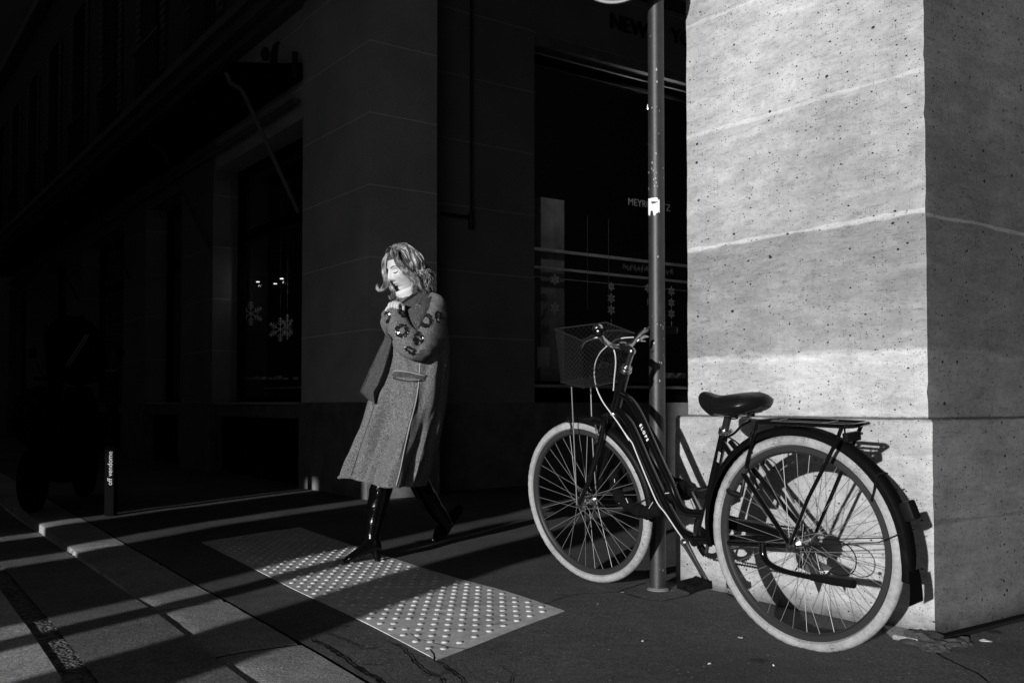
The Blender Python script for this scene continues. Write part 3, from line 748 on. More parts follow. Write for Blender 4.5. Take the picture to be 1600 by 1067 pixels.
for s in (-1, 1):
    bm = bmesh.new(); tube(bm, [sp(.33, s * .26, 1.03), sp(.36, s * .34, 1.2)], .007, 6); ball(bm, sp(.36, s * .36, 1.25), .055, 14, (.4, 1.2, .9)); fin(bm, 'mirror', M['black'], scooter)
for s in (0, .05): T1('screen_stay', [dep(103 + s * 90, 572, sc0.y - .45), dep(135 + s * 90, 522, sc0.y - .45)], .005, M['trim'], scooter)

# ------------------------------------------------------------------ signpost
pb = ground(1028, 921)
pole = thing('signpost', 'scuffed grey steel signpost standing between the front wheel and the stone pillar', 'signpost', pb)
bm = bmesh.new(); random.seed(2)
lathe(bm, pb - UP * .03, UP, [(0, .0345), (.10, .0345)] + [(.3 + .2 * k, .0345) for k in range(17)], 28); fin(bm, 'pole', M['pole'], pole)
bm = bmesh.new(); lathe(bm, pb - UP * .01, UP, [(0, .050), (.014, .046), (.020, .037), (.021, .036)], 24); fin(bm, 'base_collar', M['plinth'], pole)
bm = bmesh.new(); vs = []; prev = None    # torn sticker wrapped round the tube
z_t, z_b = dep(1020, 316, 4.2).z, dep(1020, 343, 4.2).z
random.seed(9)
for i in range(13):
    t = i / 12; an = R(-172 + 95 * t)
    d = V((math.cos(an), math.sin(an), 0))
    top = z_t - (0.010 if t > .85 else 0) - random.uniform(0, .003); bot = z_b + random.uniform(-.004, .010) + (.018 if .28 < t < .52 else 0) + (0.008 if t > .9 else 0)
    a_, b_ = [bm.verts.new(V((pb.x, pb.y, z)) + d * .0358) for z in (top, bot)]
    if prev: bm.faces.new((prev[0], prev[1], b_, a_))
    prev = (a_, b_)
st = fin(bm, 'sticker', M['sticker'], pole)
text_mesh('lettering', 'noe', .018, V((pb.x - .028, pb.y - .0372, z_t - .026)), V((1, 0, 0)), UP, M['letter_dark'], st, .0004, off=.0006)
for k in range(60):   # chips where the paint has gone
    zc = random.choice((random.uniform(.05, .9), random.uniform(.9, 2.4), 1.0 + random.uniform(0, .2), 1.78 + random.uniform(-.06, .06)))
    an = R(random.uniform(-178, -30)); bmv = bmesh.new() if k == 0 else bmv
    d = V((math.cos(an), math.sin(an), 0)); s = V((-d.y, d.x, 0)); c = V((pb.x, pb.y, zc)) + d * .0353; r = random.uniform(.0012, .004)
    vs = [bmv.verts.new(c + s * math.cos(q) * r * random.uniform(.5, 1) + UP * math.sin(q) * r * random.uniform(.6, 2.0)) for q in [2 * math.pi * j / 6 for j in range(6)]]
    bmv.faces.new(vs)
fin(bmv, 'paint_chips', M['letter_dim'], pole, smooth=False)
# round sign on an arm
SG = V((0.44, 4.03, 2.690)); nS = V((-.35, -.93, -.12)).normalized()
bm = bmesh.new(); lathe(bm, SG - nS * .012, nS, [(0, .19), (.002, .20), (.022, .20), (.024, .19), (.020, .182), (.020, .001)], 48); sp_ = fin(bm, 'sign_plate', mat('sign_face', .05, .4, nscale=8), pole)
T1('bracket_arm', [V((pb.x, pb.y, 2.62)), SG + V((0, .02, -.05))], .015, M['pole'], pole); T1('bracket_arm', [V((pb.x, pb.y, 2.78)), SG + V((0, .02, .10))], .015, M['pole'], pole)

# ------------------------------------------------------------------ bicycle
RW = 0.355
RCn, FCn = V((.947, 3.19, .354)), V((.323, 4.203, .385))
fd = FCn - RCn; YAW = math.atan2(-fd.x, fd.y); LEAN = -0.10
def frame_axes(yaw, lean):
    d = V((-math.sin(yaw), math.cos(yaw), 0)); nn = V((math.cos(yaw), math.sin(yaw), 0))
    up = UP * math.cos(lean) + nn * math.sin(lean); nrm = nn * math.cos(lean) - UP * math.sin(lean); return d, up, nrm
DB, UB, NB = frame_axes(YAW, LEAN)
fdir = fd.normalized(); NB = fdir.cross(UB).normalized()
if NB.dot(V((1, 0, 0))) < 0: NB = -NB
def bp(px, py, s=0.0): return hit(px, py, RCn + NB * s, NB)
bike = thing('bicycle', 'black step-through city bicycle with cream tyres, front mesh basket and rear rack', 'bicycle', (RCn + FCn) / 2 - UP * .37)
def wheel(c, yaw, lean, front):
    d, up, n = frame_axes(yaw, lean)
    def wp(an, r, s=0): return c + (d * math.cos(an) + up * math.sin(an)) * r + n * s
    NS = 96; nm = 'front' if front else 'rear'
    bm = bmesh.new(); prof = [(.3195, -.011), (.302, -.012), (.296, -.006), (.294, 0), (.296, .006), (.302, .012), (.3195, .011), (.314, 0)]
    rings = [[bm.verts.new(wp(2 * math.pi * i / NS, r, s)) for r, s in prof] for i in range(NS)]
    for i in range(NS):
        a_, b_ = rings[i], rings[(i + 1) % NS]
        for k in range(len(prof)): bm.faces.new((a_[k], a_[(k + 1) % len(prof)], b_[(k + 1) % len(prof)], b_[k]))
    rim = fin(bm, 'wheel', M['rim'], bike)
    bm = bmesh.new(); R0, r0 = .3350, .0200; rings = []
    for i in range(NS * 2):
        an = math.pi * i / NS; row = []
        for k in range(18):
            t = 2 * math.pi * k / 18; rr = r0
            co = math.cos(t)
            if co > .2 and abs(math.sin(t)) > .25:   # tread blocks
                rr -= .0013 * (1 if math.sin(an * 70 + (1.5 if math.sin(t) > 0 else 0) + math.sin(t) * 2) > .55 else 0)
            if .1 < abs(co) < .3 and co > 0: rr -= .0006
            if -.45 < co < -.15: rr -= .0012
            if co < -.75: rr *= .86
            row.append(bm.verts.new(wp(an, R0 + co * rr * 1.0, math.sin(t) * rr)))
        rings.append(row)
    n2 = len(rings)
    for i in range(n2):
        a_, b_ = rings[i], rings[(i + 1) % n2]
        for k in range(18): bm.faces.new((a_[k], a_[(k + 1) % 18], b_[(k + 1) % 18], b_[k]))
    fin(bm, 'tyre', M['tyre'], rim)
    bm = bmesh.new(); W2 = .034 if front else .032
    hr = .012 if front else .016
    lathe(bm, c - n * .058, n, [(0, .004), (.004, .009), (.012, .009), (.018, hr), (.022, .026), (.026, .026), (.028, hr), (.088, hr), (.090, .026), (.094, .026), (.098, hr), (.112, .009), (.116, .004)], 20)
    fin(bm, 'hub', M['chrome'], rim)
    for i in range(36):
        side = 1 if i % 2 else -1; k = i // 2; an_r = 2 * math.pi * i / 36
        cross = (1 if k % 2 else -1) * R(62); an_h = an_r + cross
        T1('spoke', [wp(an_h, .024, side * W2), wp(an_r, .297, side * .002)], .00105, M['steel'], rim, seg=5)
    return wp, n
wR, nR = wheel(RCn, .694, -.087, False); wF, nF = wheel(FCn, .741, -.168, True)
def arcpts(wp, a0, a1, r, s=0, n=30): return [wp(R(a0 + (a1 - a0) * i / n), r, s) for i in range(n + 1)]
def fender(name, wp, a0, a1, r, hw, parent, m='plastic'):
    bm = bmesh.new(); n = 48; prof = [(-1, -.020), (-.96, -.004), (-.7, .004), (-.3, .008), (0, .009), (.3, .008), (.7, .004), (.96, -.004), (1, -.020)]; rings = []
    for i in range(n + 1):
        an = R(a0 + (a1 - a0) * i / n); e = min(i, n - i) / 3; k = min(1, .6 + .4 * e)
        rings.append([bm.verts.new(wp(an, r + z, s * hw * k)) for s, z in prof])
    for a_, b_ in zip(rings, rings[1:]):
        for k in range(len(prof) - 1): bm.faces.new((a_[k], a_[k + 1], b_[k + 1], b_[k]))
    bmesh.ops.solidify(bm, geom=bm.faces[:], thickness=.0015)
    return fin(bm, name, M[m], parent)
# angles: 0 = forward (away from camera), 90 = up, 180 = back
fr_f = fender('rear_mudguard', wR, -8, 192, .378, .029, bike)
bm = bmesh.new(); g = []
for i in range(7):
    an = R(186 + 14 * i / 6); g.append([bm.verts.new(wR(an, .384 + .004 * i, s * (.030 + .002 * i))) for s in (-1, -.5, 0, .5, 1)])
for a_, b_ in zip(g, g[1:]):
    for k in range(4): bm.faces.new((a_[k], a_[k + 1], b_[k + 1], b_[k]))
bmesh.ops.solidify(bm, geom=bm.faces[:], thickness=.003); fin(bm, 'mud_flap', M['plastic'], fr_f)
ff = fender('front_mudguard', wF, 82, 118, .374, .027, bike); fender('front_mudguard', wF, 118, 188, .374, .027, bike)
for s in (-1, 1):
    T1('mudguard_stay', [wR(R(168), .385, s * .03), wR(R(172), .30, s * .042), wR(0, .0, s * .06)], .0018, M['plastic'], bike, seg=6)
    T1('mudguard_stay', [wF(R(172), .378, s * .028), wF(R(176), .30, s * .042), wF(0, 0, s * .055)], .0018, M['plastic'], bike, seg=6)
T1('mudguard_clip', [wR(R(142), .40, -.0), wR(R(141), .385, -.032), wR(R(146), .345, -.032), wR(R(149), .32, -.03)], .0035, M['plastic'], bike, sm=4, seg=6)
T1('mudguard_clip', [wR(R(66), .40, -.0), wR(R(67), .385, -.032), wR(R(64), .35, -.034), wR(R(62), .33, -.03)], .0035, M['plastic'], bike, sm=4, seg=6)
T1('mudguard_clip', [wF(R(84), .38, 0), wF(R(86), .37, -.028), wF(R(88), .34, -.030), wF(R(86), .31, -.028)], .003, M['plastic'], bike, sm=4, seg=6)
# frame tubes
hub_n, hub_f = wR(0, 0, -.06), wR(0, 0, .06)
HT_t, HT_b = bp(977, 580), bp(961, 643)
BBc = bp(1094, 842); ST_t = bp(1132, 674)
fr = T1('frame', [HT_t, HT_b], .021, M['paint'], bike, seg=16)
T1('top_tube', [bp(x, y) for x, y in ((969, 614), (985, 626), (1000, 650), (1017, 688), (1033, 724), (1048, 756), (1056, 777), (1065, 792), (1077, 801), (1101, 803))], .0165, M['paint'], fr, sm=6, seg=16)
T1('down_tube', [bp(x, y) for x, y in ((963, 640), (981, 658), (994, 684), (1012, 726), (1030, 765), (1043, 793), (1055, 815), (1070, 833), (1090, 842))], .0185, M['paint'], fr, sm=6, seg=16)
T1('seat_tube', [BBc, ST_t], .0165, M['paint'], fr, seg=16)
bm = bmesh.new(); lathe(bm, BBc - NB * .036, NB, [(0, .017), (.002, .022), (.070, .022), (.072, .017)], 20); fin(bm, 'bottom_bracket', M['paint'], fr)
for s, h in ((-1, hub_n), (1, hub_f)):
    o_ = NB * s
    T1('chain_stay', [BBc + o_ * .028, BBc.lerp(h, .35) + o_ * .018, h + o_ * .002], [.012, .0125, .009], M['paint'], fr, sm=5)
    T1('seat_stay', [bp(1135, 690) + o_ * .018, bp(1135, 690).lerp(h, .3) + o_ * .012, h], [.0095, .0095, .008], M['paint'], fr, sm=5)
    bm = bmesh.new(); lathe(bm, h - NB * .004 * s, NB * s, [(0, .018), (.006, .018), (.0065, .011), (.016, .011), (.0165, .005), (.022, .005)], 12); fin(bm, 'dropout', M['chain'], fr)
q0, q1 = bp(999, 664, -.0225), bp(1012, 692, -.0225)
text_mesh('lettering', 'E L O P S', .019, q0, (q1 - q0), NB.cross(q1 - q0) * (1 if NB.cross(q1 - q0).x > 0 else -1), M['letter'], fr, .0006, off=.0007)
q0, q1 = bp(1125, 706, -.018), bp(1122, 722, -.018)
for (a_, b_, wd) in ((bp(1124.5, 706, -.0175), bp(1121.5, 722, -.0175), .006), (bp(1106, 795, -.018), bp(1099, 824, -.018), .011)):
    bm = bmesh.new(); d = (b_ - a_); x = NB.cross(d).normalized(); vs = [bm.verts.new(p) for p in (a_ - x * wd, a_ + x * wd, b_ + x * wd, b_ - x * wd)]; bm.faces.new(vs)
    bmesh.ops.solidify(bm, geom=bm.faces[:], thickness=.001); fin(bm, 'frame_decal', M['panel'], fr, smooth=False)
# seat post, collar, saddle
SP_t = bp(1139, 645); T1('seat_post', [ST_t - (SP_t - ST_t) * .2, SP_t, SP_t + (SP_t - ST_t) * .12], .0135, mat('seatpost', .03, .3, metal=.5), bike, seg=16)
bm = bmesh.new(); ax = (SP_t - ST_t).normalized(); lathe(bm, ST_t - ax * .012, ax, [(0, .0195), (.002, .021), (.022, .021), (.024, .0195)], 20)
tube(bm, [ST_t + NB * -.01, ST_t - fdir * .035 + NB * -.012, ST_t - fdir * .045 + ax * .008 - NB * .01], .006, 8); fin(bm, 'seat_collar', M['chrome'], bike)
# saddle lofted in its own frame: nose forward
nose = bp(1096, 620); sf = (fdir - ax * 0).normalized(); su = UB
rear_c = bp(1188, 627)
sf = (nose - rear_c).normalized(); su = (NB.cross(sf)); su = su if su.z > 0 else -su
LS = (nose - rear_c).length
bm = bmesh.new(); secs = []
SD = [(0, .012, .012, -.006), (.012, .020, .020, -.002), (.05, .026, .026, .0), (.12, .031, .030, -.006), (.20, .038, .031, -.013), (.28, .050, .032, -.016), (.36, .066, .034, -.014),
      (.46, .082, .037, -.010), (.58, .094, .040, -.006), (.72, .101, .042, -.002), (.85, .100, .040, .002), (.94, .088, .034, .004), (1.0, .060, .024, .000), (1.03, .02, .010, -.006)]
for t, hw, th, zo in SD:
    th *= 1.35 if t < .35 else 1.2
    c = nose - sf * (LS * 1.0 * t) + su * zo; row = []
    N2 = 28
    for k in range(N2):
        an = 2 * math.pi * k / N2; cx, cz = math.cos(an), math.sin(an)
        x = hw * math.copysign(abs(cx) ** .8, cx)
        z = th * (.62 * cz if cz > 0 else 1.25 * cz)
        if cz > 0: z += -.018 * (x / .1) ** 2 + (-.006 * math.exp(-(x / .012) ** 2) if .3 < t < 1 else 0)   # falls to the sides, centre channel
        if cz < 0: z *= (.55 + .45 * (abs(cx)) ** .5) if t > .3 else 1
        row.append(bm.verts.new(c + NB * x + su * z))
    secs.append(row)
for a_, b_ in zip(secs, secs[1:]):
    for k in range(len(a_)): bm.faces.new((a_[k], a_[(k + 1) % len(a_)], b_[(k + 1) % len(a_)], b_[k]))
bm.faces.new(secs[0][::-1]); bm.faces.new(secs[-1])
sad = fin(bm, 'saddle', M['saddle'], bike); md = sad.modifiers.new('s', 'SUBSURF'); md.levels = md.render_levels = 1
for s in (-1, 1):
    T1('saddle_rail', [nose - sf * LS * .12 - su * .025 + NB * s * .008, nose - sf * LS * .30 - su * .052 + NB * s * .02, nose - sf * LS * .6 - su * .055 + NB * s * .022, nose - sf * LS * .88 - su * .04 + NB * s * .045], .0035, M['chrome'], sad, sm=5, seg=8)
bm = bmesh.new()
for k in range(5): pass
for s in (-1, 1):     # coil springs under the back
    P = []
    for i in range(60):
        an = i / 60 * 2 * math.pi * 4; c = nose - sf * LS * .70 - su * (.040 + .022 * i / 60) + NB * s * .04; P.append(c + (sf * math.cos(an) + NB * math.sin(an)) * .013)
    tube(bm, P, .0025, 6)
fin(bm, 'saddle_springs', M['plastic'], sad)
# fork, headset, stem, bars
CR = bp(955, 655)
for s in (-1, 1):
    e = wF(0, 0, s * .052)
    T1('fork_blade', [CR + NB * s * .030 + UB * .008, CR.lerp(e, .25) + NB * s * .012, CR.lerp(e, .7) - fdir * .012 + NB * s * .004, e], [.0145, .0135, .010, .0085], M['paint'], bike, sm=6, seg=12)
    bm = bmesh.new(); lathe(bm, e - nF * .004 * s, nF * s, [(0, .012), (.006, .012), (.0065, .009), (.014, .009), (.0145, .004), (.019, .004)], 12); fin(bm, 'axle_nut', M['chain'], bike)
bm = bmesh.new(); tube(bm, [CR + NB * -.045 + UB * .01, CR + UB * .018, CR + NB * .045 + UB * .01], .016, 12, sm=4); tube(bm, [CR + UB * .01, HT_b], .017, 14); fin(bm, 'fork_crown', M['paint'], bike)
bm = bmesh.new(); hx = (HT_t - HT_b).normalized()
lathe(bm, HT_t - hx * .004, hx, [(0, .023), (.004, .026), (.012, .026), (.013, .020), (.017, .020), (.018, .024), (.026, .024), (.027, .016), (.032, .016)], 20)
lathe(bm, HT_b - hx * .012, hx, [(0, .024), (.006, .025), (.012, .022)], 20); fin(bm, 'headset', M['chrome'], bike)
ST1, ST2 = bp(987, 549), bp(970, 540)
bm = bmesh.new(); tube(bm, [HT_t, bp(981, 568), ST1], .0125, 14); tube(bm, [ST1 + hx * .0, bp(979, 543), ST2], [.0155, .015, .013], 14); ball(bm, ST1, .017, 14)
lathe(bm, ST2 - NB * .02, NB, [(0, .016), (.004, .018), (.036, .018), (.040, .016)], 16); fin(bm, 'stem', mat('stem_alloy', .35, .25, metal=1.0), bike)
dm = lambda px, py, y: dep(px, py, y)
cy_ = ST2.y
bars = [dm(933, 517, cy_ - .16), dm(941, 529, cy_ - .15), dm(950, 537, cy_ - .11), dm(959, 541, cy_ - .04), ST2, dm(983, 541, cy_ + .04), dm(991, 533, cy_ + .10), dm(1001, 521, cy_ + .17), dm(1010, 516, cy_ + .225), dm(1020, 515, 4.30), dm(1031, 517, 4.31)]
hb = T1('handlebar', bars, .0115, M['chrome'], bike, sm=5, seg=12)
gd = (bars[0] - bars[1]).normalized()
bm = bmesh.new(); g0 = dm(932, 521, cy_ - .17); lathe(bm, g0 + V((-.0, -.075, -.002)), V((.02, .09, .01)), [(0, .012), (.004, .0185), (.02, .0195), (.08, .017), (.11, .016), (.115, .013)], 18); fin(bm, 'grip', M['paint'], hb)
bm = bmesh.new(); lathe(bm, dm(1022, 515, 4.30), V((.9, -.1, -.05)), [(0, .013), (.004, .017), (.10, .018), (.104, .013)], 16); fin(bm, 'grip', M['plastic'], hb)
bm = bmesh.new(); bc = dm(933, 510, cy_ - .20); bax = V((-.25, -.45, .85)).normalized()
lathe(bm, bc - bax * .012, bax, [(-.002, .017), (0, .021), (.006, .021), (.014, .018), (.019, .012), (.022, .006), (.0225, .001)], 24); fin(bm, 'bell', M['chrome'], hb)
lv = T1('brake_lever', [dm(938, 526, cy_ - .13), dm(926, 529, cy_ - .13), dm(914, 533, cy_ - .14), dm(907, 543, cy_ - .15)], [.009, .007, .0055, .005], M['chrome'], hb, sm=5, flat=1.5)
T1('brake_lever', [dm(999, 531, cy_ + .10), dm(1006, 526, cy_ + .13), dm(1012, 526, cy_ + .15)], [.007, .008, .005], M['chrome'], hb, sm=4)
T1('brake_lever', [dm(985, 541, cy_ + .07), dm(995, 533, cy_ + .10), dm(1008, 533, cy_ + .14)], [.004, .004, .003], M['chrome'], hb, sm=4)
for pts in ([(948, 541, -.12), (938, 551, -.10), (931, 565, -.07), (928.5, 583, -.05), (932, 606, -.04), (941, 626, -.03), (952, 642, -.03), (968, 664, -.025), (983, 688, -.02)],
            [(957, 541, -.06), (961, 553, -.06), (962, 569, -.05), (960, 590, -.04), (958.5, 610, -.03)],
            [(956, 536, -.05), (962, 531, -.03), (975, 528, 0), (990, 527, .04)],
            [(968, 664, -.03), (976, 676, -.03), (988, 692, -.025)], [(988, 692, -.024), (1000, 722, -.022), (1014, 756, -.02), (1027, 785, -.02), (1040, 802, -.02), (1056, 826, -.02), (1066, 840, -.03)]):
    T1('cable', [bp(x, y, 0) if len(pts) == 9 and False else bp(x, y, s) for x, y, s in pts], .0026, M['cable'], bike, sm=6, seg=6)
T1('lamp_bracket', [bp(961, 573, -.03), bp(952, 569, -.03), bp(943, 566, -.03), bp(937, 568, -.03), bp(935, 575, -.03)], .0035, M['chrome'], bike, sm=4, seg=6)
# front brake
bm = bmesh.new()
for s in (-1, 1): tube(bm, [CR + NB * s * .036 - UB * .02 - fdir * -.02, CR + NB * s * .045 - UB * .05 + fdir * .03, CR + NB * s * .02 - UB * .02 + fdir * .045], .006, 8, sm=4)
box(bm, bp(918, 654, -.02), -NB, fdir, UB, -.02, .02, -.05, .01, -.006, .006, bev=.003); tube(bm, [bp(931, 658), bp(940, 655), bp(951, 658)], .010, 8); fin(bm, 'front_brake', M['plastic'], bike)
T1('brake_cable_loop', [bp(930, 664, -.04), bp(933, 676, -.045), bp(931, 688, -.045), bp(928, 694, -.04)], .005, M['chain'], bike, sm=4, seg=6)
# basket
bk = thing('front_basket', 'x', 'x'); bpy.data.objects.remove(bk)
sB = -.135
Bn_r_t, Bn_f_t = bp(909, 532, sB), bp(867, 514, sB); Bn_r_b, Bn_f_b = bp(912, 606, sB + .02), bp(876, 597, sB + .02)
lat = NB * .27 + V((0, 0, .012)); latb = NB * .20 + V((0, 0, .01))
Bf_r_t, Bf_f_t = Bn_r_t + lat * 1.0, Bn_f_t + lat; Bf_r_b, Bf_f_b = Bn_r_b + latb, Bn_f_b + latb
def quadmesh(bm, p00, p10, p11, p01, nu, nv, rise=0.0, r=.0010):
    """expanded-metal lattice: two crossing families of thin wires"""
    def P(u, v):
        a_ = p00.lerp(p10, u); b_ = p01.lerp(p11, u) + UP * (rise * math.sin(math.pi * u)); return a_.lerp(b_, v)
    for k in range(-nv, nu + 1):
        for sg in (1, -1):
            u0, u1 = (k / nu, (k + nv) / nu); v0, v1 = 0.0, 1.0
            if u0 < 0: v0 = -u0 * nu / nv; u0 = 0
            if u1 > 1: v1 = 1 - (u1 - 1) * nu / nv; u1 = 1
            if v1 - v0 < .02: continue
            if sg > 0: tube(bm, [P(u0, v0), P((u0 + u1) / 2, (v0 + v1) / 2), P(u1, v1)], r, 4, cap=False)
            else: tube(bm, [P(1 - u0, v0), P(1 - (u0 + u1) / 2, (v0 + v1) / 2), P(1 - u1, v1)], r, 4, cap=False)
bm = bmesh.new()
quadmesh(bm, Bn_r_b, Bn_f_b, Bn_f_t, Bn_r_t, 9, 11); quadmesh(bm, Bf_r_b, Bf_f_b, Bf_f_t, Bf_r_t, 9, 11)
quadmesh(bm, Bn_f_b, Bf_f_b, Bf_f_t, Bn_f_t, 10, 11); quadmesh(bm, Bn_r_b, Bf_r_b, Bf_r_t, Bn_r_t, 10, 11, rise=.025)
quadmesh(bm, Bn_r_b, Bf_r_b, Bf_f_b, Bn_f_b, 9, 9)
bk = fin(bm, 'basket', M['mesh'], bike)
rim_pts = [Bn_r_t, Bn_f_t, Bf_f_t, Bf_r_t]
P = []
for i in range(4):
    a_, b_ = rim_pts[i], rim_pts[(i + 1) % 4]; e = UP * (.025 if i == 3 else 0)
    for k in range(6): t = k / 6; P.append(a_.lerp(b_, t) + e * math.sin(math.pi * t))
bm = bmesh.new(); tube(bm, P, .0032, 8, closed=True); tube(bm, [Bn_r_b, Bn_f_b, Bf_f_b, Bf_r_b], .0022, 6, closed=True); fin(bm, 'basket_rim', M['mesh'], bk)
T1('basket_strut', [bp(893, 604, -.09), bp(897, 690, -.075), wF(0, 0, -.062)], .0028, M['steel'], bk, seg=8, sm=4); T1('basket_strut', [bp(923, 605, .06), bp(926, 690, .05), wF(0, 0, .062)], .0028, M['steel'], bk, seg=8, sm=4)
T1('basket_bracket', [bp(957, 585, 0), bp(935, 590, 0), bp(916, 604, -.02)], .005, M['plastic'], bk, sm=3)
# rack
rk_n = [bp(x, y, -.055) for x, y in ((1183, 660), (1250, 662.5), (1320, 666))]; rk_f = [bp(x, y, .065) for x, y in ((1217, 655), (1290, 657), (1352, 660))]
P = [rk_n[0], rk_n[1], rk_n[2], rk_n[2].lerp(rk_f[2], .15) - fdir * .02, rk_n[2].lerp(rk_f[2], .85) - fdir * .02, rk_f[2], rk_f[1], rk_f[0]]
rack = T1('rack', P + [rk_n[0]], .0070, M['paint'], bike, seg=10)
bm = bmesh.new()
for t in (.12, .72):
    a_, b_ = rk_n[0].lerp(rk_n[2], t), rk_f[0].lerp(rk_f[2], t); tube(bm, [a_, b_], .0055, 8)
for t in (.5,): tube(bm, [rk_n[0].lerp(rk_f[0], t), rk_n[2].lerp(rk_f[2], t)], .005, 8)
fin(bm, 'rack_crossbars', M['paint'], rack)
T1('rack_strut', [rk_n[2] + fdir * .01, bp(1306, 692, -.058), bp(1262, 780, -.062), hub_n + NB * -.006], .0062, M['paint'], rack, seg=8)
T1('rack_strut', [rk_f[2] + fdir * .01, hub_f + NB * .006], .0062, M['paint'], rack, seg=8)
T1('rack_strut', [rk_n[0], bp(1178, 682, -.055), bp(1166, 726, -.05), bp(1172, 738, -.045), bp(1186, 764, -.045)], .0055, M['paint'], rack, seg=8, sm=4)
T1('rack_strut', [rk_f[0], bp(1205, 682, .055), bp(1192, 726, .05)], .0055, M['paint'], rack, seg=8)
bm = bmesh.new(); rc_ = bp(1331, 682, 0); box(bm, rc_, NB, fdir, UB, -.032, .032, -.010, .010, -.014, .014, bev=.004); tube(bm, [rc_ + NB * -.03 + UB * .015, rc_ + NB * -.03 + UB * .045], .003, 6); fin(bm, 'rack_lamp_bracket', M['plastic'], rack)
bm = bmesh.new(); c = wR(R(160), .398, 0); ex = (wR(R(165), .4, 0) - wR(R(155), .4, 0)).normalized(); ez = (wR(R(160), .5) - wR(R(160), .4)).normalized()
box(bm, c, nR, ex, ez, -.022, .022, -.03, .03, -.012, .024, bev=.009); fin(bm, 'tail_light', M['plastic'], bike)
# drivetrain, cranks, pedals
bm = bmesh.new(); cs = .045; c = BBc + NB * cs; ring = []
NT = 44
d1, d2 = fdir, NB.cross(fdir)
def dp(c, an, r, s=0): return c + (d1 * math.cos(an) + d2 * math.sin(an)) * r + NB * s
def gear(bm, c, rt, ri, nt, th=.003):
    o_ = []; i_ = []
    for k in range(nt * 2):
        an = math.pi * k / nt; o_.append(bm.verts.new(dp(c, an, rt if k % 2 else rt - .006))); i_.append(bm.verts.new(dp(c, an, ri)))
    for k in range(nt * 2): bm.faces.new((o_[k], o_[(k + 1) % (nt * 2)], i_[(k + 1) % (nt * 2)], i_[k]))
    bmesh.ops.solidify(bm, geom=bm.faces[:], thickness=th)
gear(bm, c, .086, .060, 38)
for k in range(5): tube(bm, [dp(c, k * 2 * math.pi / 5, .0), dp(c, k * 2 * math.pi / 5, .066)], .007, 8, flat=.5)
fin(bm, 'chainring', M['chain'], bike)
RH = wR(0, 0, .038)
bm = bmesh.new()
for k, r in enumerate((.050, .044, .038, .032, .027)): gear(bm, RH + NB * (.003 * k - .004), r, .012, int(r * 400), .0015)
fin(bm, 'cassette', M['chain'], bike)
DR = bp(1283, 897, .05); DR0 = bp(1262, 872, .05)
def chain(bm, P):
    P = catmull(P, 8); L = [0]
    for a_, b_ in zip(P, P[1:]): L.append(L[-1] + (b_ - a_).length)
    s = 0; i = 0; st_ = .0064; last = None
    while s < L[-1]:
        while L[i + 1] < s: i += 1
        t = (s - L[i]) / max(1e-6, L[i + 1] - L[i]); p = P[i].lerp(P[i + 1], t)
        lathe(bm, p - NB * .0035, NB, [(0, .0042), (.007, .0042)], 8)
        if last: tube(bm, [last, p], .0026, 4)
        last = p; s += st_ * 2
bm = bmesh.new()
top_a = dp(c, R(90 if d2.z > 0 else -90), .082); bot_a = dp(c, R(-90 if d2.z > 0 else 90), .082)
up2 = d2 if d2.z > 0 else -d2
chain(bm, [c + up2 * .082 - d1 * .02, RH + up2 * .036]); chain(bm, [c - up2 * .082 - d1 * .02, DR - up2 * .018])
fin(bm, 'chain', M['chain'], bike)
bm = bmesh.new(); box(bm, DR0, (DR - DR0).normalized(), NB, UP, -.01, (DR - DR0).length + .02, -.006, .006, -.014, .014, bev=.004)
for q in (DR0, DR): gear(bm, q, .022, .006, 11, .004)
tube(bm, [RH, DR0], .010, 8); fin(bm, 'derailleur', M['chain'], bike)
T1('gear_cable', [bp(1232, 855, .06), bp(1290, 842, .06), bp(1322, 850, .06), bp(1337, 870, .06), bp(1334, 892, .06), bp(1316, 899, .06), bp(1298, 893, .06)], .0022, M['plastic'], bike, sm=6, seg=6)
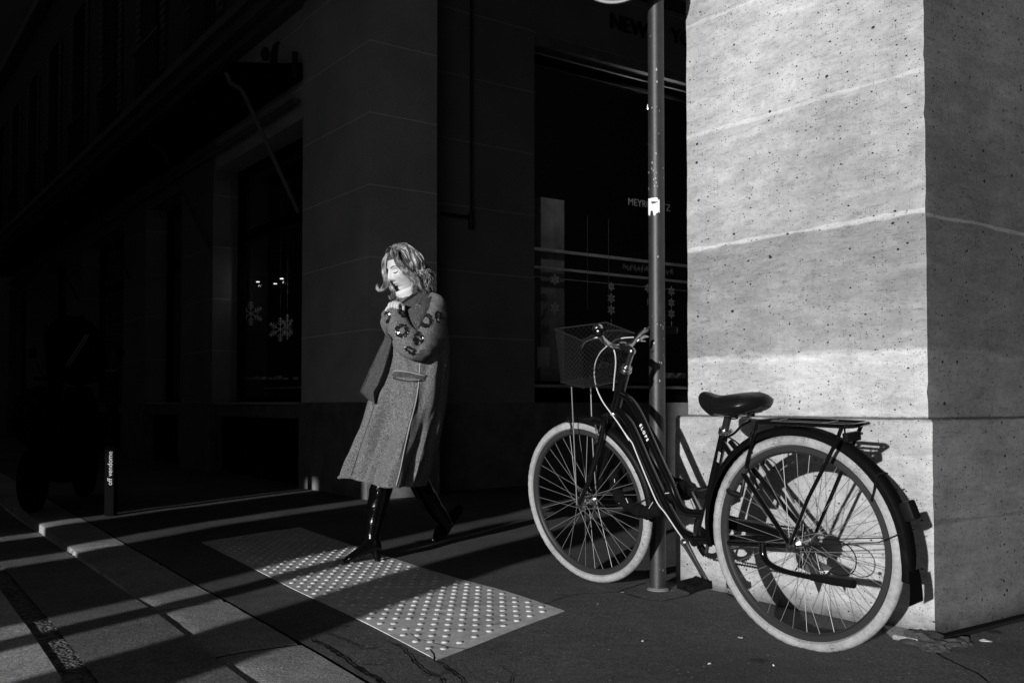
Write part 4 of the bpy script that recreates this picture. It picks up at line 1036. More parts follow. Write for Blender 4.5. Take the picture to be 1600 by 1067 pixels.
# chain guard on the far side
bm = bmesh.new(); g = []
P0 = [dp(c, a_, .100, .012) for a_ in [R(x) * (1 if d2.z > 0 else -1) for x in range(-60, 100, 10)]]
for p in P0: pass
tail = [c + up2 * .090 - d1 * .15 + NB * .012, c + up2 * .070 - d1 * .33 + NB * .012, c + up2 * .045 - d1 * .35 + NB * .012, c + up2 * .040 - d1 * .13 + NB * .012]
inn = [dp(c, a_, .060, .012) for a_ in [R(x) * (1 if d2.z > 0 else -1) for x in range(60, -61, -20)]]
f = bm.faces.new([bm.verts.new(p) for p in P0 + tail + inn]); bmesh.ops.solidify(bm, geom=[f], thickness=.004); fin(bm, 'chain_guard', M['plastic'], bike, smooth=False)
def crank(p0, p1, sgn):
    d = (p1 - p0); bm = bmesh.new(); tube(bm, [p0 - d * .04, p0, p0 + d * .5, p1, p1 + d * .03], [.013, .0165, .0115, .0125, .010], 12, flat=.6, up=d.cross(NB), sm=3)
    lathe(bm, p0 - NB * .008, NB, [(-.006, .009), (0, .014), (.016, .014), (.022, .009)], 16); cr = fin(bm, 'crank', M['chrome'], bike)
    bm = bmesh.new(); pc = p1 + NB * sgn * .058; e1 = (d1 * .96 + UP * .05).normalized(); e2 = UP.cross(e1).normalized(); e3 = e1.cross(e2)
    box(bm, pc, e1, NB, UB, -.040, .040, -.045, -.030, -.011, .011, bev=.003); box(bm, pc, e1, NB, UB, -.040, .040, .030, .045, -.011, .011, bev=.003)
    box(bm, pc, e1, NB, UB, -.045, -.034, -.045, .045, -.010, .010, bev=.003); box(bm, pc, e1, NB, UB, .034, .045, -.045, .045, -.010, .010, bev=.003)
    box(bm, pc, e1, NB, UB, -.012, .012, -.045, .045, -.010, .010, bev=.003)
    for i in range(7):
        for z in (-1, 1):
            for y in (-.045, .045, .0375, -.0375): box(bm, pc, e1, NB, UB, -.040 + i * .0125, -.035 + i * .0125, y - .003, y + .003, z * .010 - .004, z * .010 + .004)
    tube(bm, [p1, pc + NB * sgn * .04], .006, 8); fin(bm, 'pedal', M['plastic'], cr)
crank(bp(1070, 847, -.062), bp(1104, 908, -.070), -1); crank(BBc + NB * .062, bp(1082, 772, .070), 1)
# rear brake, kickstand
bm = bmesh.new(); c = bp(1150, 764, -.035)
tube(bm, [bp(1135, 757, -.035), bp(1142, 768, -.04), bp(1158, 774, -.035)], [.012, .014, .008], 10, sm=3); tube(bm, [bp(1158, 774, -.035), bp(1162, 752, -.03), bp(1160, 740, -.02)], .007, 8, sm=3); tube(bm, [bp(1157, 755, .035), bp(1163, 742, .02)], .008, 8); fin(bm, 'rear_brake', M['plastic'], bike)
T1('brake_noodle', [bp(1133, 680, -.01), bp(1150, 690, -.03), bp(1160, 702, -.03), bp(1166, 722, -.03)], .003, M['plastic'], bike, sm=4, seg=6)
T1('rack_stay', [bp(1134, 684, 0), bp(1148, 676, -.01), bp(1160, 664, -.03), bp(1172, 657, -.04)], .005, M['paint'], bike, sm=4, seg=6)
ks = T1('kickstand', [bp(1192, 848, -.075), bp(1193, 868, -.08), bp(1204, 882, -.085), bp(1230, 893, -.09), bp(1275, 903, -.095)], [.014, .013, .010, .009, .009], M['paint'], bike, sm=5)
T1('kickstand_foot', [bp(1268, 901, -.095), bp(1300, 907, -.097), bp(1334, 912, -.10)], [.0115, .0135, .0135], M['plastic'], ks, seg=12)

# fabric covered chain lock round the signpost and through the front wheel
lk_pts = [dep(958, 738, 4.20), dep(962, 760, 4.13), dep(969, 777, 4.07), dep(985, 790, 4.0), dep(1003, 799, 3.92), dep(1020, 800, 3.84), dep(1034, 790, 3.79), dep(1048, 774, 3.77), dep(1060, 763, 3.79), dep(1072, 770, 3.92),
          V((pb.x + .10, pb.y - .12, .45)), V((pb.x + .085, pb.y + .02, .47)), V((pb.x + .01, pb.y + .075, .49)), V((pb.x - .07, pb.y + .05, .50)), dep(985, 748, 4.27), dep(970, 735, 4.25)]
lock = bmesh.new(); P = catmull(lk_pts + [lk_pts[0]], 8)[:-1]
n = len(P); rings = []
tube(lock, P, [.024 + .004 * math.sin(i * .9) + .003 * math.sin(i * 2.3) for i in range(n)], 12, closed=True)
lo_ = fin(lock, 'chain_lock', M['fabric']); tag(lo_, 'black fabric-sleeved chain lock looped through the front wheel and round the signpost', 'bike lock')
bm = bmesh.new()
for (a_, b_) in (((960, 748), (962, 770)), ((966, 786), (978, 786)), ((978, 778), (986, 796)), ((1012, 797), (1020, 784)), ((1034, 771), (1054, 769)), ((1053, 771), (1058, 753))):
    ya = 3.72 if a_[0] > 1000 else 4.0
    ra_, rb_ = [min((p_ for p_ in P), key=lambda p_, q=q: (V((800 + F_PX * p_.x / p_.y, 0)) - V((q[0], 0))).length + (0 if p_.y < 4.15 else 50)) for q in (a_, b_)]
    tube(bm, [dep(a_[0], a_[1], ra_.y - .026), dep((a_[0] + b_[0]) / 2, (a_[1] + b_[1]) / 2, (ra_.y + rb_.y) / 2 - .027), dep(b_[0], b_[1], rb_.y - .026)], .0016, 5)
fin(bm, 'stitching', M['thread'], lo_)

# ------------------------------------------------------------------ walking woman
WY = 5.22
def wq(px, py, y=WY): return dep(px, py, y)
wo_ = thing('person', 'woman in a long grey wool coat walking left, eyes down, hand at her collar', 'person', V((-.6, 5.3, 0)))
from math import sin, cos, pi, exp
# coat body: rings (row, left px, right px, half depth, centre depth)
rows = [(458, 628, 662, .070, 5.24), (464, 620, 674, .095, 5.24), (472, 617, 684, .125, 5.23), (484, 616, 691, .15, 5.22), (500, 614, 696, .165, 5.21), (520, 611, 699, .17, 5.21), (545, 604, 701, .175, 5.21),
        (570, 596, 701, .185, 5.21), (600, 586, 699, .20, 5.21), (630, 577, 696, .21, 5.21), (655, 570, 690, .215, 5.21), (685, 561, 683, .225, 5.21), (715, 552, 674, .235, 5.21), (738, 545, 668, .24, 5.21), (754, 543, 662, .24, 5.21)]
NA = 96
def ringpt(k, row_i, t):
    py, l, r, hb_, yc = rows[row_i]; return None
def coat_ring(f):
    i = min(int(f), len(rows) - 2); t = f - i; a_, b_ = rows[i], rows[i + 1]
    return [a_[j] + (b_[j] - a_[j]) * t for j in range(5)]
bm = bmesh.new(); NR = 110; R_ = []
for q in range(NR + 1):
    f = (len(rows) - 1) * q / NR; py, l, r, hb_, yc = coat_ring(f); low = max(0, (py - 560) / 195)
    c = wq((l + r) / 2, py, yc); hw = (wq(r, py, yc) - wq(l, py, yc)).length / 2
    ring = []
    for k in range(NA):
        an = 2 * pi * k / NA     # 0 = +x (back), pi = -x (front)
        fold = (.042 * sin(5 * an + 1.2 + low * .8) + .026 * sin(9 * an + 2.1 - low) + .010 * sin(17 * an + low * 2)) * low ** .8
        fold += .020 * noise.noise(V((cos(an) * 3, sin(an) * 3, c.z * 4))) + .010 * noise.noise(V((cos(an) * 7, sin(an) * 7, c.z * 9)))
        ca, sa = cos(an), sin(an)
        x = hw * math.copysign(abs(ca) ** .85, ca) * (1 + fold / max(hw, .1) * (abs(sa) ** .5)); y = hb_ * math.copysign(abs(sa) ** .85, sa) * (1 + fold / hb_)
        z = 0
        if q > NR - 8:   # slanted hem: rises toward the front (left), lowest under the seam
            e = (q - (NR - 8)) / 8
            z = e * (.045 * max(0, -ca) - .012 * max(0, ca)) 
        if q < 14: z -= .0
        ring.append(bm.verts.new(c + V((x, y, z))))
    R_.append(ring)
for a_, b_ in zip(R_, R_[1:]):
    for k in range(NA): bm.faces.new((a_[k], a_[(k + 1) % NA], b_[(k + 1) % NA], b_[k]))
coat = fin(bm, 'coat', M['wool'], wo_); md = coat.modifiers.new('t', 'SOLIDIFY'); md.thickness = .012; md.offset = -1
coat.data.materials.append(M['wooldark']); md.material_offset = 1; md.material_offset_rim = 0
def bvh_of(*obs):
    vs, fs = [], []
    for o in obs:
        b0 = len(vs); vs += [v.co.copy() for v in o.data.vertices]; fs += [[b0 + i for i in p.vertices] for p in o.data.polygons]
    return BVHTree.FromPolygons(vs, fs)
def shell(name, P, m, parent, off=.012, thick=.006):
    """sheet from a px grid lying over what is behind it"""
    bm = bmesh.new(); g = [[bm.verts.new(p) for p in row] for row in P]
    for a_, b_ in zip(g, g[1:]):
        for k in range(len(a_) - 1): bm.faces.new((a_[k], a_[k + 1], b_[k + 1], b_[k]))
    bmesh.ops.solidify(bm, geom=bm.faces[:], thickness=thick); o = fin(bm, name, m, parent); return o
# front panel that swings out ahead of the body
fp_rows = [(505, 606, 622, 5.10), (530, 600, 628, 5.06), (555, 588, 630, 5.03), (580, 576, 628, 5.01), (600, 567, 622, 5.00), (612, 562, 612, 5.00), (622, 572, 600, 5.01), (631, 584, 588, 5.02)]
P = []
for (py, l, r, y) in fp_rows:
    row = []
    for k in range(15):
        t = k / 14; px = l + (r - l) * t
        row.append(wq(px, py, y + .05 - .05 * sin(pi * t) + .030 * sin(t * 2 * pi * 1.7 + .3) * min(1, (py - 500) / 60) + (.06 * t * t)))
    P.append(row)
fpn = shell('coat_front_panel', P, M['wool'], coat)
# sleeves
def sleeve(name, P, r, y_open=None):
    bm = bmesh.new(); Pc = catmull(P, 9); n = len(Pc); rr = []
    rings = tube(bm, Pc, r, 22, cap=True)
    for i, ring in enumerate(rings):
        c = Pc[i]
        for k, v in enumerate(ring):
            d = v.co - c; t = i / n
            wv = .16 * noise.noise(v.co * 9) + .09 * noise.noise(v.co * 20) - (.22 * exp(-((t - .50) / .045) ** 2) if name == 'sleeve' and d.dot(V((-.5, -.3, .8))) > 0 else 0)
            v.co = c + d * (1 + wv)
    for i, ring in enumerate(rings):
        c = Pc[i]
        for k, v in enumerate(ring):
            d = v.co - c; a_ = (v.co.x * 1.0 + v.co.z * 1.6) * 60
            v.co = c + d * (1 + .05 * math.sin(a_ + 3 * noise.noise(v.co * 8)) * min(1, abs(noise.noise(v.co * 5 + V((9, 0, 0)))) * 4))
    return fin(bm, name, M['wool'], coat)
s1 = sleeve('sleeve', [wq(674, 468, 5.16), wq(679, 482, 5.08), wq(676, 505, 5.03), wq(668, 528, 5.00), wq(656, 543, 4.975), wq(643, 541, 4.96), wq(631, 524, 4.96), wq(622, 506, 4.97), wq(617, 490, 4.985), wq(617, 483, 4.99)],
            [.044, .066, .073, .072, .070, .069, .069, .066, .057, .046, .034])
lapel = None
s2 = sleeve('sleeve', [wq(640, 478, 5.36), wq(628, 505, 5.30), wq(618, 510, 5.22), wq(612, 498, 5.16), wq(611, 488, 5.13)], [.06, .07, .066, .056, .045])
# pocket, seam, hem piping (all laid on the coat)
tree = bvh_of(coat, s1)
def on(px, py, off=.002, tr=None):
    d = ray(px, py).normalized(); h = (tr or tree).ray_cast(EYE, d)
    if h[0] is None: return None, None
    n = h[1] if h[1].dot(d) < 0 else -h[1]; return h[0] + n * off, n
ct = bvh_of(coat)
def strip(name, pxs, w_, m, parent, off=.004, tr=None, sm=5, rad=None):
    pts = catmull([V((x, y, 0)) for x, y in pxs], sm); Q = [on(p.x, p.y, off, tr or ct)[0] for p in pts]; Q = [q for q in Q if q is not None]
    return T1(name, Q, rad or w_, m, parent, seg=6) if len(Q) > 2 else None
strip('seam', [(657, 552), (655, 590), (650, 625), (640, 665), (632, 700), (625, 735), (619, 758)], .0035, M['wooledge'], coat, .001)
strip('seam', [(588, 620), (583, 640), (575, 665), (566, 690), (556, 720), (549, 742)], .002, M['wooldark'], coat, .0005)
P = []
for j in range(5):
    row = []
    for k in range(11):
        px = 614 + 49 * k / 10; py = 580 + (k / 10) * 6 - 3 * sin(pi * k / 10) + j * 2.4; q, n = on(px, py, .012 - .0012 * j, ct); row.append(q)
    P.append(row)
if all(q is not None for r_ in P for q in r_): shell('pocket_flap', P, M['wool'], coat, thick=.008)
strip('pocket_edge', [(614, 581), (630, 580), (648, 584), (664, 588)], .003, M['wooledge'], coat, .013)
strip('pocket_edge', [(615, 591), (632, 595), (650, 596), (663, 594)], .004, M['wooldark'], coat, .003)
# sequinned rings on the sleeve and shoulder
random.seed(31)
def sequins(cx, cy, rx, ry, tilt, n, a0=0, a1=360):
    bm = bmesh.new(); bl = bmesh.new(); tl = 0
    for i in range(n):
        an = R(random.uniform(a0, a1)); q = random.uniform(.52, 1.0); x, y = cos(an) * rx * q, sin(an) * ry * q
        X, Y = cx + x * cos(R(tilt)) - y * sin(R(tilt)), cy + x * sin(R(tilt)) + y * cos(R(tilt))
        p, nn_ = on(X, Y, .003)
        if p is None: continue
        nn_ = (nn_ + V((random.uniform(-.5, .5), random.uniform(-.5, .5), random.uniform(-.5, .5)))).normalized()
        t_ = bl if random.random() < .16 else bm
        q_ = .0026 if t_ is bl else .0050
        lathe(t_, p, nn_, [(0, q_), (.001, q_)], 6)
    o = fin(bm, 'sequin_ring', M['sequin'], coat, smooth=False)
    if bl.verts: fin(bl, 'bright_sequins', M['sequin_lite'], o, smooth=False)
for a_ in ((605, 496, 5, 9, 0, 70), (628, 517, 10.5, 10.5, 0, 150), (666, 501, 11, 11, 0, 150), (653, 529, 8, 11, 5, 120), (641, 547, 10, 5, 35, 60), (627, 489, 4.5, 8, -35, 60), (610, 527, 3, 6, -30, 30), (684, 494, 4, 10, 0, 40)): sequins(*a_)
# collar: stands round the neck and folds open
P = []
for j in range(7):
    t = j / 6; row = []
    for k in range(15):
        s = k / 14; an = R(205 - 235 * s)   # from the throat (front left) round the back
        rad = (.072 + .030 * t)
        c = wq(641, 462, 5.22)
        z = .030 * sin(pi * min(1, s * 1.25)) * 1.3 - .045 * t + (.022 * s) - .040 * (1 - s) ** 2
        row.append(c + V((cos(an) * rad * 1.15, -sin(R(20)) * 0 + (-sin(an)) * -rad, z + .012)))
    P.append(row)
def collar_side(pts_top, pts_bot, m, name, dy=0.0):
    P = []
    for j in range(5):
        t = j / 4; row = []
        for k in range(len(pts_top)):
            a_, b_ = pts_top[k], pts_bot[k]; row.append(wq(a_[0] + (b_[0] - a_[0]) * t, a_[1] + (b_[1] - a_[1]) * t, a_[2] + (b_[2] - a_[2]) * t - .012 * sin(pi * t)))
        P.append(row)
    return shell(name, P, m, coat, thick=.007)
collar_side([(624, 478, 5.075), (634, 472, 5.07), (645, 465, 5.08), (655, 457, 5.10), (664, 452, 5.16), (672, 454, 5.24)], [(630, 486, 5.045), (643, 486, 5.035), (656, 482, 5.035), (668, 474, 5.06), (678, 466, 5.12), (682, 462, 5.22)], M['wool'], 'collar')
collar_side([(625, 474, 5.09), (635, 466, 5.09), (644, 459, 5.10), (653, 452, 5.13), (660, 449, 5.19)], [(624, 479, 5.08), (635, 473, 5.075), (646, 466, 5.085), (656, 458, 5.105), (665, 452, 5.165)], M['wooldark'], 'collar_lining')
collar_side([(613, 470, 5.16), (612, 476, 5.15), (612, 482, 5.13)], [(622, 466, 5.13), (623, 474, 5.12), (624, 481, 5.10)], M['wool'], 'collar')
collar_side([(637, 484, 5.01), (646, 478, 4.99), (658, 472, 4.99), (670, 464, 5.03), (678, 462, 5.08)], [(645, 516, 4.985), (649, 518, 4.955), (655, 510, 4.95), (664, 492, 4.97), (676, 478, 5.02)], M['wool'], 'lapel')
# turtleneck
bm = bmesh.new(); tube(bm, [wq(644, 478, 5.20), wq(641, 468, 5.19), wq(637, 459, 5.185), wq(634, 452, 5.18)], [.058, .055, .054, .052], 24, sm=4)
tube(bm, [wq(638, 462, 5.186), wq(635, 455, 5.182), wq(633.5, 451, 5.18)], [.054, .061, .055], 24, sm=4); fin(bm, 'turtleneck', M['knit'], wo_)

# head -------------------------------------------------------------------------------------------
HC = wq(633, 420, 5.19); HS = 1.06
yawh, pit = R(38), R(17)
f0 = V((-cos(yawh), -sin(yawh), 0)); hs = V((sin(yawh), -cos(yawh), 0))    # hs: her left side, toward the camera
hf = (f0 * cos(pit) - UP * sin(pit)).normalized(); hu = (UP * cos(pit) + f0 * sin(pit)).normalized()
def hl(x, y, z): return HC + (hs * x + hf * y + hu * z) * HS
def g2(a_, b_): return exp(-a_ * a_ - b_ * b_)
def face(x, y, z):
    """rounded skull -> face; local metres, y forward"""
    if z < 0:
        k = -z / .115; x *= 1 - .30 * k ** 1.4
        if y < 0: y *= 1 - .50 * k ** 1.5
        else: y *= 1 - .06 * k
    if y > 0:
        x *= 1 - .05
        ax = abs(x); w_ = min(1, y / .04)
        dy = .017 * g2(x / .0125, (z + .030) / .013) + .014 * g2(x / .009, (z + .012) / .020) + .004 * g2(x / .012, (z - .010) / .018)
        dy += .007 * g2((ax - .012) / .007, (z + .036) / .007)
        dy -= .015 * g2((ax - .030) / .017, (z - .004) / .013); dy += .0065 * g2((ax - .031) / .012, (z - .001) / .0075)
        dy += .0045 * g2((ax - .027) / .022, (z - .024) / .008)
        dy += .0065 * g2(x / .019, (z + .0565) / .0045) + .0075 * g2(x / .016, (z + .0665) / .005) - .0035 * g2(x / .024, (z + .0615) / .0018)
        dy -= .004 * g2(x / .03, (z + .079) / .006); dy += .011 * g2(x / .019, (z + .097) / .013)
        dy += .005 * g2((ax - .038) / .016, (z + .028) / .02) - .005 * g2((ax - .045) / .014, (z + .062) / .02)
        dy -= .003 * g2(x / .008, (z + .048) / .006)
        y += dy * w_
    return x, y, z
bm = bmesh.new(); NU, NV = 96, 84; G_ = []
for j in range(NV + 1):
    th = pi * j / NV; row = []
    for k in range(NU):
        ph = 2 * pi * k / NU; ph = ph + .35 * sin(2 * ph - pi) * 0
        x, y, z = .073 * sin(th) * sin(ph), .097 * sin(th) * cos(ph), .118 * cos(th)
        if y > 0: y = .092 * sin(th) * math.copysign(abs(cos(ph)) ** .80, cos(ph))
        row.append(bm.verts.new(hl(*face(x, y, z))))
    G_.append(row)
for a_, b_ in zip(G_, G_[1:]):
    for k in range(NU): bm.faces.new((a_[k], a_[(k + 1) % NU], b_[(k + 1) % NU], b_[k]))
bmesh.ops.remove_doubles(bm, verts=bm.verts[:], dist=1e-5)
# neck and body core, hands and legs grown together with it
tube(bm, [hl(0, -.03, -.05), hl(0, -.025, -.10), wq(640, 466, 5.20), wq(648, 485, 5.22), wq(654, 520, 5.23), wq(656, 570, 5.23), wq(652, 620, 5.23)], [.052, .050, .052, .09, .12, .12, .12], 18, sm=4)
# ear
bmesh.ops.create_uvsphere(bm, u_segments=12, v_segments=10, radius=.018, matrix=Matrix.Translation(hl(.070, -.004, -.012)) @ Matrix.Diagonal((.8, .7, 1.5, 1)))
def hand(bm, wr, d, side, out, sc=1.0):
    """fist: palm plus five curled digits. wr wrist, d direction of forearm, side across the knuckles, out away from palm"""
    d, side = d.normalized(), side.normalized(); pal = d.cross(side).normalized() * out
    tube(bm, [wr - d * .03, wr, wr + d * .035, wr + d * .075], [.026, .024, .034, .036], 14, sm=4, flat=.6, up=side)
    for i, (o, L) in enumerate(((-.030, .030), (-.010, .036), (.010, .034), (.028, .027))):
        k = wr + d * .072 + side * o
        tube(bm, [k, k + d * L * .6 + pal * .008, k + d * L * .75 + pal * .034, k + d * L * .1 + pal * .045, k - d * .012 + pal * .034], [.0105, .0100, .0095, .0085, .007], 10, sm=4)
    k = wr + d * .030 - side * .030
    tube(bm, [k, k - side * .012 + d * .02 + pal * .012, k + d * .045 + pal * .026, k + d * .060 + side * .02 + pal * .036], [.013, .0125, .0105, .008], 10, sm=4)
hand(bm, wq(623, 504, 4.99), V((.02, .12, 1)), V((.75, -.55, .0)), -1, 1.0)
hand(bm, wq(616, 508, 5.13), V((.15, -.1, 1)), V((.8, -.5, .1)), -1)
body = fin(bm, 'body', M['skin'], wo_)
# lashes, brows, lips
def fline(name, pts, r, m, off=.0012):
    Q = []
    for x, z in pts:
        # march to the face surface from the front
        y = .092 * max(0, 1 - (x / .0735) ** 2 - (z / .118) ** 2) ** .45 * (1 - .06 * max(0, -z / .115))
        th = math.acos(max(-1, min(1, z / .118))); s_ = sin(th)
        sx = x / .95 / (1 - (.30 * (max(0, -z) / .115) ** 1.4)); v = max(-1, min(1, sx / (.073 * s_))); ph = math.asin(v)
        X, Y, Z = face(.073 * s_ * v, .092 * s_ * abs(cos(ph)) ** .80, z); Q.append(hl(X, Y + off, Z))
    return T1(name, Q, r, m, body, sm=4, seg=6)
for s in (-1, 1):
    fline('eyelashes', [(s * .017, -.003), (s * .026, -.0065), (s * .036, -.006), (s * .044, -.001)], [.0012, .0026, .0030, .0016], M['lash'])
    fline('eyebrow', [(s * .014, .020), (s * .026, .026), (s * .038, .027), (s * .049, .021)], [.0018, .0026, .0022, .001], M['haircap'], .0004)
fline('lips', [(-.022, -.062), (-.011, -.0585), (0, -.0595), (.011, -.0585), (.022, -.062)], [.0012, .0032, .003, .0032, .0012], M['lips'], -.0012)
fline('lips', [(-.019, -.064), (0, -.0675), (.019, -.064)], [.0012, .0042, .0012], M['lips'], -.002)
fline('mouth_line', [(-.023, -.0622), (0, -.0622), (.023, -.0622)], [.0010, .0018, .0010], M['lash'], .0004)
for s in (-1, 1): fline('nostril', [(s * .005, -.0425), (s * .011, -.043)], [.0022, .0018], M['lash'], -.0012)
# hair -------------------------------------------------------------------------------------------
hair_e = None
bm = bmesh.new(); G_ = []
for j in range(29):
    th = pi * .70 * j / 28; row = []
    for k in range(48):
        ph = 2 * pi * k / 48; cf = cos(ph)
        t_ = th
        if cf > .1: t_ = th * (1 - .52 * min(1, (cf - .1) / .5))
        row.append(bm.verts.new(hl(.081 * sin(t_) * sin(ph), .103 * sin(t_) * cf - .004, .124 * cos(t_) + .002)))
    G_.append(row)
for a_, b_ in zip(G_, G_[1:]):
    for k in range(48): bm.faces.new((a_[k], a_[(k + 1) % 48], b_[(k + 1) % 48], b_[k]))
hair = fin(bm, 'hair', M['haircap'], body)
random.seed(77); bm = bmesh.new()
def strand(bm, P, r):
    P = catmull(P, 5); n = len(P)
    for i_, p_ in enumerate(P):
        t_ = min(1, i_ / n * 1.4); q_ = p_ * 15
        P[i_] = p_ + V((noise.noise(q_), noise.noise(q_ + V((7, 3, 1))), noise.noise(q_ + V((1, 9, 4))) * .5)) * .019 * t_
    tube(bm, P, [r * .7, r, r, r * .9, r * .6, r * .15], 5, cap=False, flat=.6)
for i in range(1700):
    ph = R(random.uniform(80, 290)); lay = random.random(); part = random.uniform(-.03, .045)
    sgn = 1 if sin(ph) > 0 else -1
    root = V((.010 * sgn + random.uniform(-.01, .01), part + .012, .124))
    k_o = 1.02 + .17 * lay
    wave = random.uniform(0, 6.3); wa = random.uniform(.004, .014); P = []
    thm = R(random.uniform(96, 112)); cf, sf_ = cos(ph), sin(ph)
    if cf > 0: ph_end = ph
    for s in range(7):
        t = s / 6; th = thm * (t ** .9); b_ = .35 + .65 * t
        e = V((.080 * sin(th) * sf_, .103 * sin(th) * cf * b_ + root.y * (1 - t), .124 * cos(th))) * (1 + (k_o - 1) * min(1, t * 1.6))
        if s == 0: e = root
        e += V((cos(wave + t * 7), sin(wave + t * 7), 0)) * wa * t * .6
        P.append(hl(*e))
    L = random.uniform(.01, .12) ** 1.0 * (.6 + .8 * random.random()) + .02; last = P[-1]; outv = (P[-1] - HC); outv.z = 0; outv.normalize()
    for s in range(1, 6):
        t = s / 5; curl = sin(t * 4.2 + wave) * wa * 1.8
        P.append(last + UP * (-L * t) + outv * (.012 * sin(pi * t) - .018 * t + curl * .8) + hs * curl * .6 + V((.03 * t * t, 0, 0)) * (1 if cf < 0 else .5))
    strand(bm, P, random.uniform(.0007, .0021))
# fringe locks swept across the temple, and the wind-blown lock ahead of the face
for i in range(330):
    o = random.uniform(-1, 1); w2 = random.uniform(-1, 1)
    e = random.uniform(-1, 1); dd = random.uniform(-.02, .02)
    P = [(631 + o * 6, 381 + w2 * .6, 5.15), (621 + o * 7, 385 + w2 * 2, 5.11), (617 + o * 5, 397 + e * 3, 5.09 + dd), (623 + o * 4 + e * 3, 411 + w2 * 2, 5.075 + dd), (634 + o * 4 + e * 3, 422 + w2 * 4, 5.07), (645 + e * 6, 433 + w2 * 6 + e * 4, 5.075), (650 + e * 7 + w2 * 3, 447 + w2 * 6, 5.085), (657 + e * 9, 457 + w2 * 8, 5.11 + dd)]
    strand(bm, [wq(p_[0] + random.uniform(-1.4, 1.4), p_[1] + random.uniform(-1.4, 1.4), p_[2] + random.uniform(-.008, .008)) for p_ in P], random.uniform(.0007, .0018))
for i in range(42):
    jx, jy = random.uniform(-2, 2), random.uniform(-2.2, 2.2)
    o = random.uniform(-1, 1); w2 = random.uniform(-1, 1)
    P = [(606 + o * 2, 396 + w2, 5.18), (600 + o * 3, 408, 5.20), (600 + o * 3, 422, 5.20), (604 + o * 4, 434 + w2 * 2, 5.19), (604 + o * 5, 446 + w2 * 2, 5.18), (597 + o * 4, 453 + w2, 5.17), (590 + w2 * 2, 452 + o * 2, 5.17), (589 + w2 * 2, 446 + o * 2, 5.17)]
    strand(bm, [wq(p_[0] + jx * (.3 + .15 * i_) + random.uniform(-.4, .4), p_[1] + jy * (.2 + .12 * i_) + random.uniform(-.4, .4), p_[2]) for i_, p_ in enumerate(P)], random.uniform(.0005, .0012))
for i in range(36):
    jx, jy = random.uniform(-2, 2), random.uniform(-2, 2)
    o = random.uniform(-1, 1); w2 = random.uniform(-1, 1)
    P = [(606 + o * 3, 440 + w2, 5.20), (613 + o * 3, 452, 5.18), (614 + o * 3, 461 + w2 * 2, 5.16), (609 + o * 3, 467 + w2 * 2, 5.14), (606 + w2 * 2, 463 + o, 5.14)]
    strand(bm, [wq(p_[0] + jx * (.3 + .15 * i_) + random.uniform(-.4, .4), p_[1] + jy * (.2 + .12 * i_) + random.uniform(-.4, .4), p_[2]) for i_, p_ in enumerate(P)], random.uniform(.0005, .0012))
fin(bm, 'strands', M['hair'], hair)
# legs in tall patent boots ----------------------------------------------------------------------
def boot(name, P, r, heel, toe, sole_n):
    bm = bmesh.new(); rings = tube(bm, catmull(P, 8), r, 20)
    for ring in rings:
        for v in ring: v.co += V((1, .6, 0)) * .005 * noise.noise(v.co * 26)
    # foot
    ank = P[-1]; d = (toe - heel); L = d.length; d.normalize(); s_ = sole_n.cross(d).normalized()
    secs = []
    for t, hw, h in ((-.02, .020, .060), (.06, .030, .085), (.2, .033, .09), (.35, .034, .075), (.5, .037, .058), (.65, .040, .047), (.8, .038, .038), (.92, .026, .030), (1.0, .012, .018)):
        c = heel + d * (L * t); row = []
        for k in range(14):
            an = 2 * pi * k / 14; row.append(bm.verts.new(c + s_ * (cos(an) * hw) + sole_n * (h * .5 + sin(an) * h * .5)))
        secs.append(row)
    for a_, b_ in zip(secs, secs[1:]):
        for k in range(14): bm.faces.new((a_[k], a_[(k + 1) % 14], b_[(k + 1) % 14], b_[k]))
    bm.faces.new(secs[0][::-1]); bm.faces.new(secs[-1]); o = fin(bm, name, M['boot'], wo_)
    bm = bmesh.new(); tube(bm, [heel + d * .025 + sole_n * .01, heel + d * .028 - sole_n * .055], [.022, .014], 10); fin(bm, 'boot_heel', M['boot'], o)
g1 = ground(566, 880)
boot('boot', [wq(606, 700, 5.12), wq(599, 745, 5.08), wq(590, 790, 5.04), wq(583, 825, 5.0), wq(580, 848, 4.98)], [.075, .060, .055, .043, .040], V((g1.x + .085, g1.y + .06, .058)), V((g1.x - .085, g1.y - .03, .008)), (UP + V((-.25, 0, 0))).normalized())
boot('boot', [wq(640, 700, 5.3), wq(655, 750, 5.38), wq(674, 785, 5.48), wq(692, 812, 5.58), wq(698, 822, 5.62)], [.075, .060, .055, .044, .040], V((ground(700, 845).x + .035, 5.70, .155)), V((ground(688, 848).x - .035, 5.60, .014)), V((.60, .1, .80)).normalized())


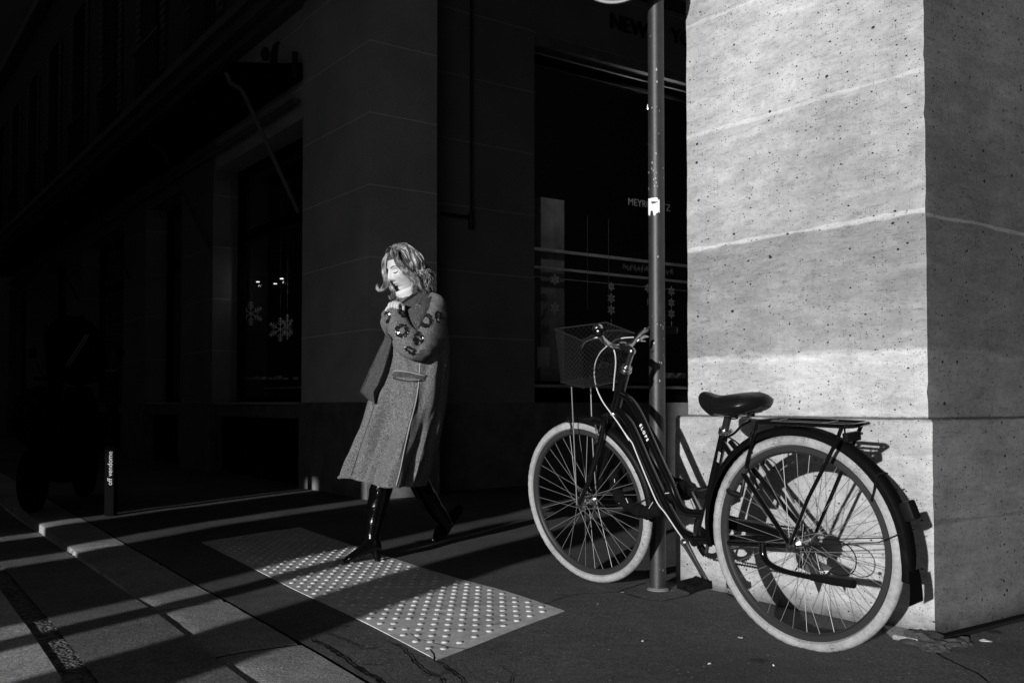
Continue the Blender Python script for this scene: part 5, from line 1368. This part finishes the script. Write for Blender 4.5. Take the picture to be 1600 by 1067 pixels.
# ------------------------------------------------------------------ blockers added behind the camera to shape sunlight and cut the sky
WX, LX = V((.891, -.454, 0)), V((.454, .891, 0))     # across and along the sun's direction on the ground
SF = (V((0, 0, 0)), WX, LX, UP)
M['off'] = mat('blocker_stone', 0.22, 0.85, nscale=4, namp=.3)
op = thing('streak_blocker', 'added stone wall behind the viewer with slits shaped to cast light streaks', 'building', WX * -6 + LX * -6)  # added wall, its slits shaped to cast the ground streaks
def oc(name, w0, w1, z0, z1, l0=-6.0, l1=-5.4): return BX(name, op, M['off'], SF, (w0, w1, l0, l1, z0, z1))
oc('wall', -40, -5.92, -.1, 44); oc('wall', -5.70, -4.86, -.1, 44); oc('wall', -4.62, -3.27, -.1, 44)
oc('blocker_top', -5.92, -5.70, 2.3, 44); oc('blocker_top', -4.86, -4.62, 2.45, 44)
oc('blocker_top', -3.27, -2.60, 3.7, 44); oc('blocker_top', -2.60, 2.4, 4.9, 44); oc('wall', 2.4, 30, -.1, 44)
col = thing('shade_column', 'tall square column added behind the viewer to shade the back of the coat', 'column', WX * -2.42 + LX * -4)  # added blocker, sized to put the woman's back in shadow
BX('shaft', col, M['off'], SF, (-2.60, -2.17, -4.25, -3.75, -.1, 44)); BX('base', col, M['off'], SF, (-2.64, -2.14, -4.29, -3.71, -.1, .12))
bo = thing('shade_post', 'low post added behind the viewer to darken a strip of ground', 'shade_post', WX * -3.02 + LX * -3)  # added low blocker, its height set by the ground shadow wanted
bm = bmesh.new(); lathe(bm, WX * -3.02 + LX * -3, UP, [(-.05, .085), (1.35, .075), (1.45, .07), (1.5, .04), (1.52, .001)], 20); fin(bm, 'shaft', M['off'], bo)
# unseen tall block added to cut sky light from the left
for i, (w0, w1, l0, l1, h, lab) in enumerate([(-46, -40, -30, 40, 18, 'unseen tall block added far left of the road to cut sky light'),]):
    o = BX('sky_block', None, M['off'], SF, (w0, w1, l0, l1, -.1, h)); tag(o, lab, 'building')

o = BX('added_ceiling', None, M['off'], FR, (-16, 0.29, 0.9, 16, 5.32, 5.6)); tag(o, 'unseen flat arcade ceiling added above the pillar and signpost to cut sky light', 'ceiling')  # unseen slab, added to dim sky light on shopfront and footway
o = BX('sky_block', None, M['off'], SF, (16, 20, -20, 40, -.1, 44)); tag(o, 'unseen tall block added on the right beyond the pillar to cut sky light', 'building')  # added block out of view, dims sky light from the right
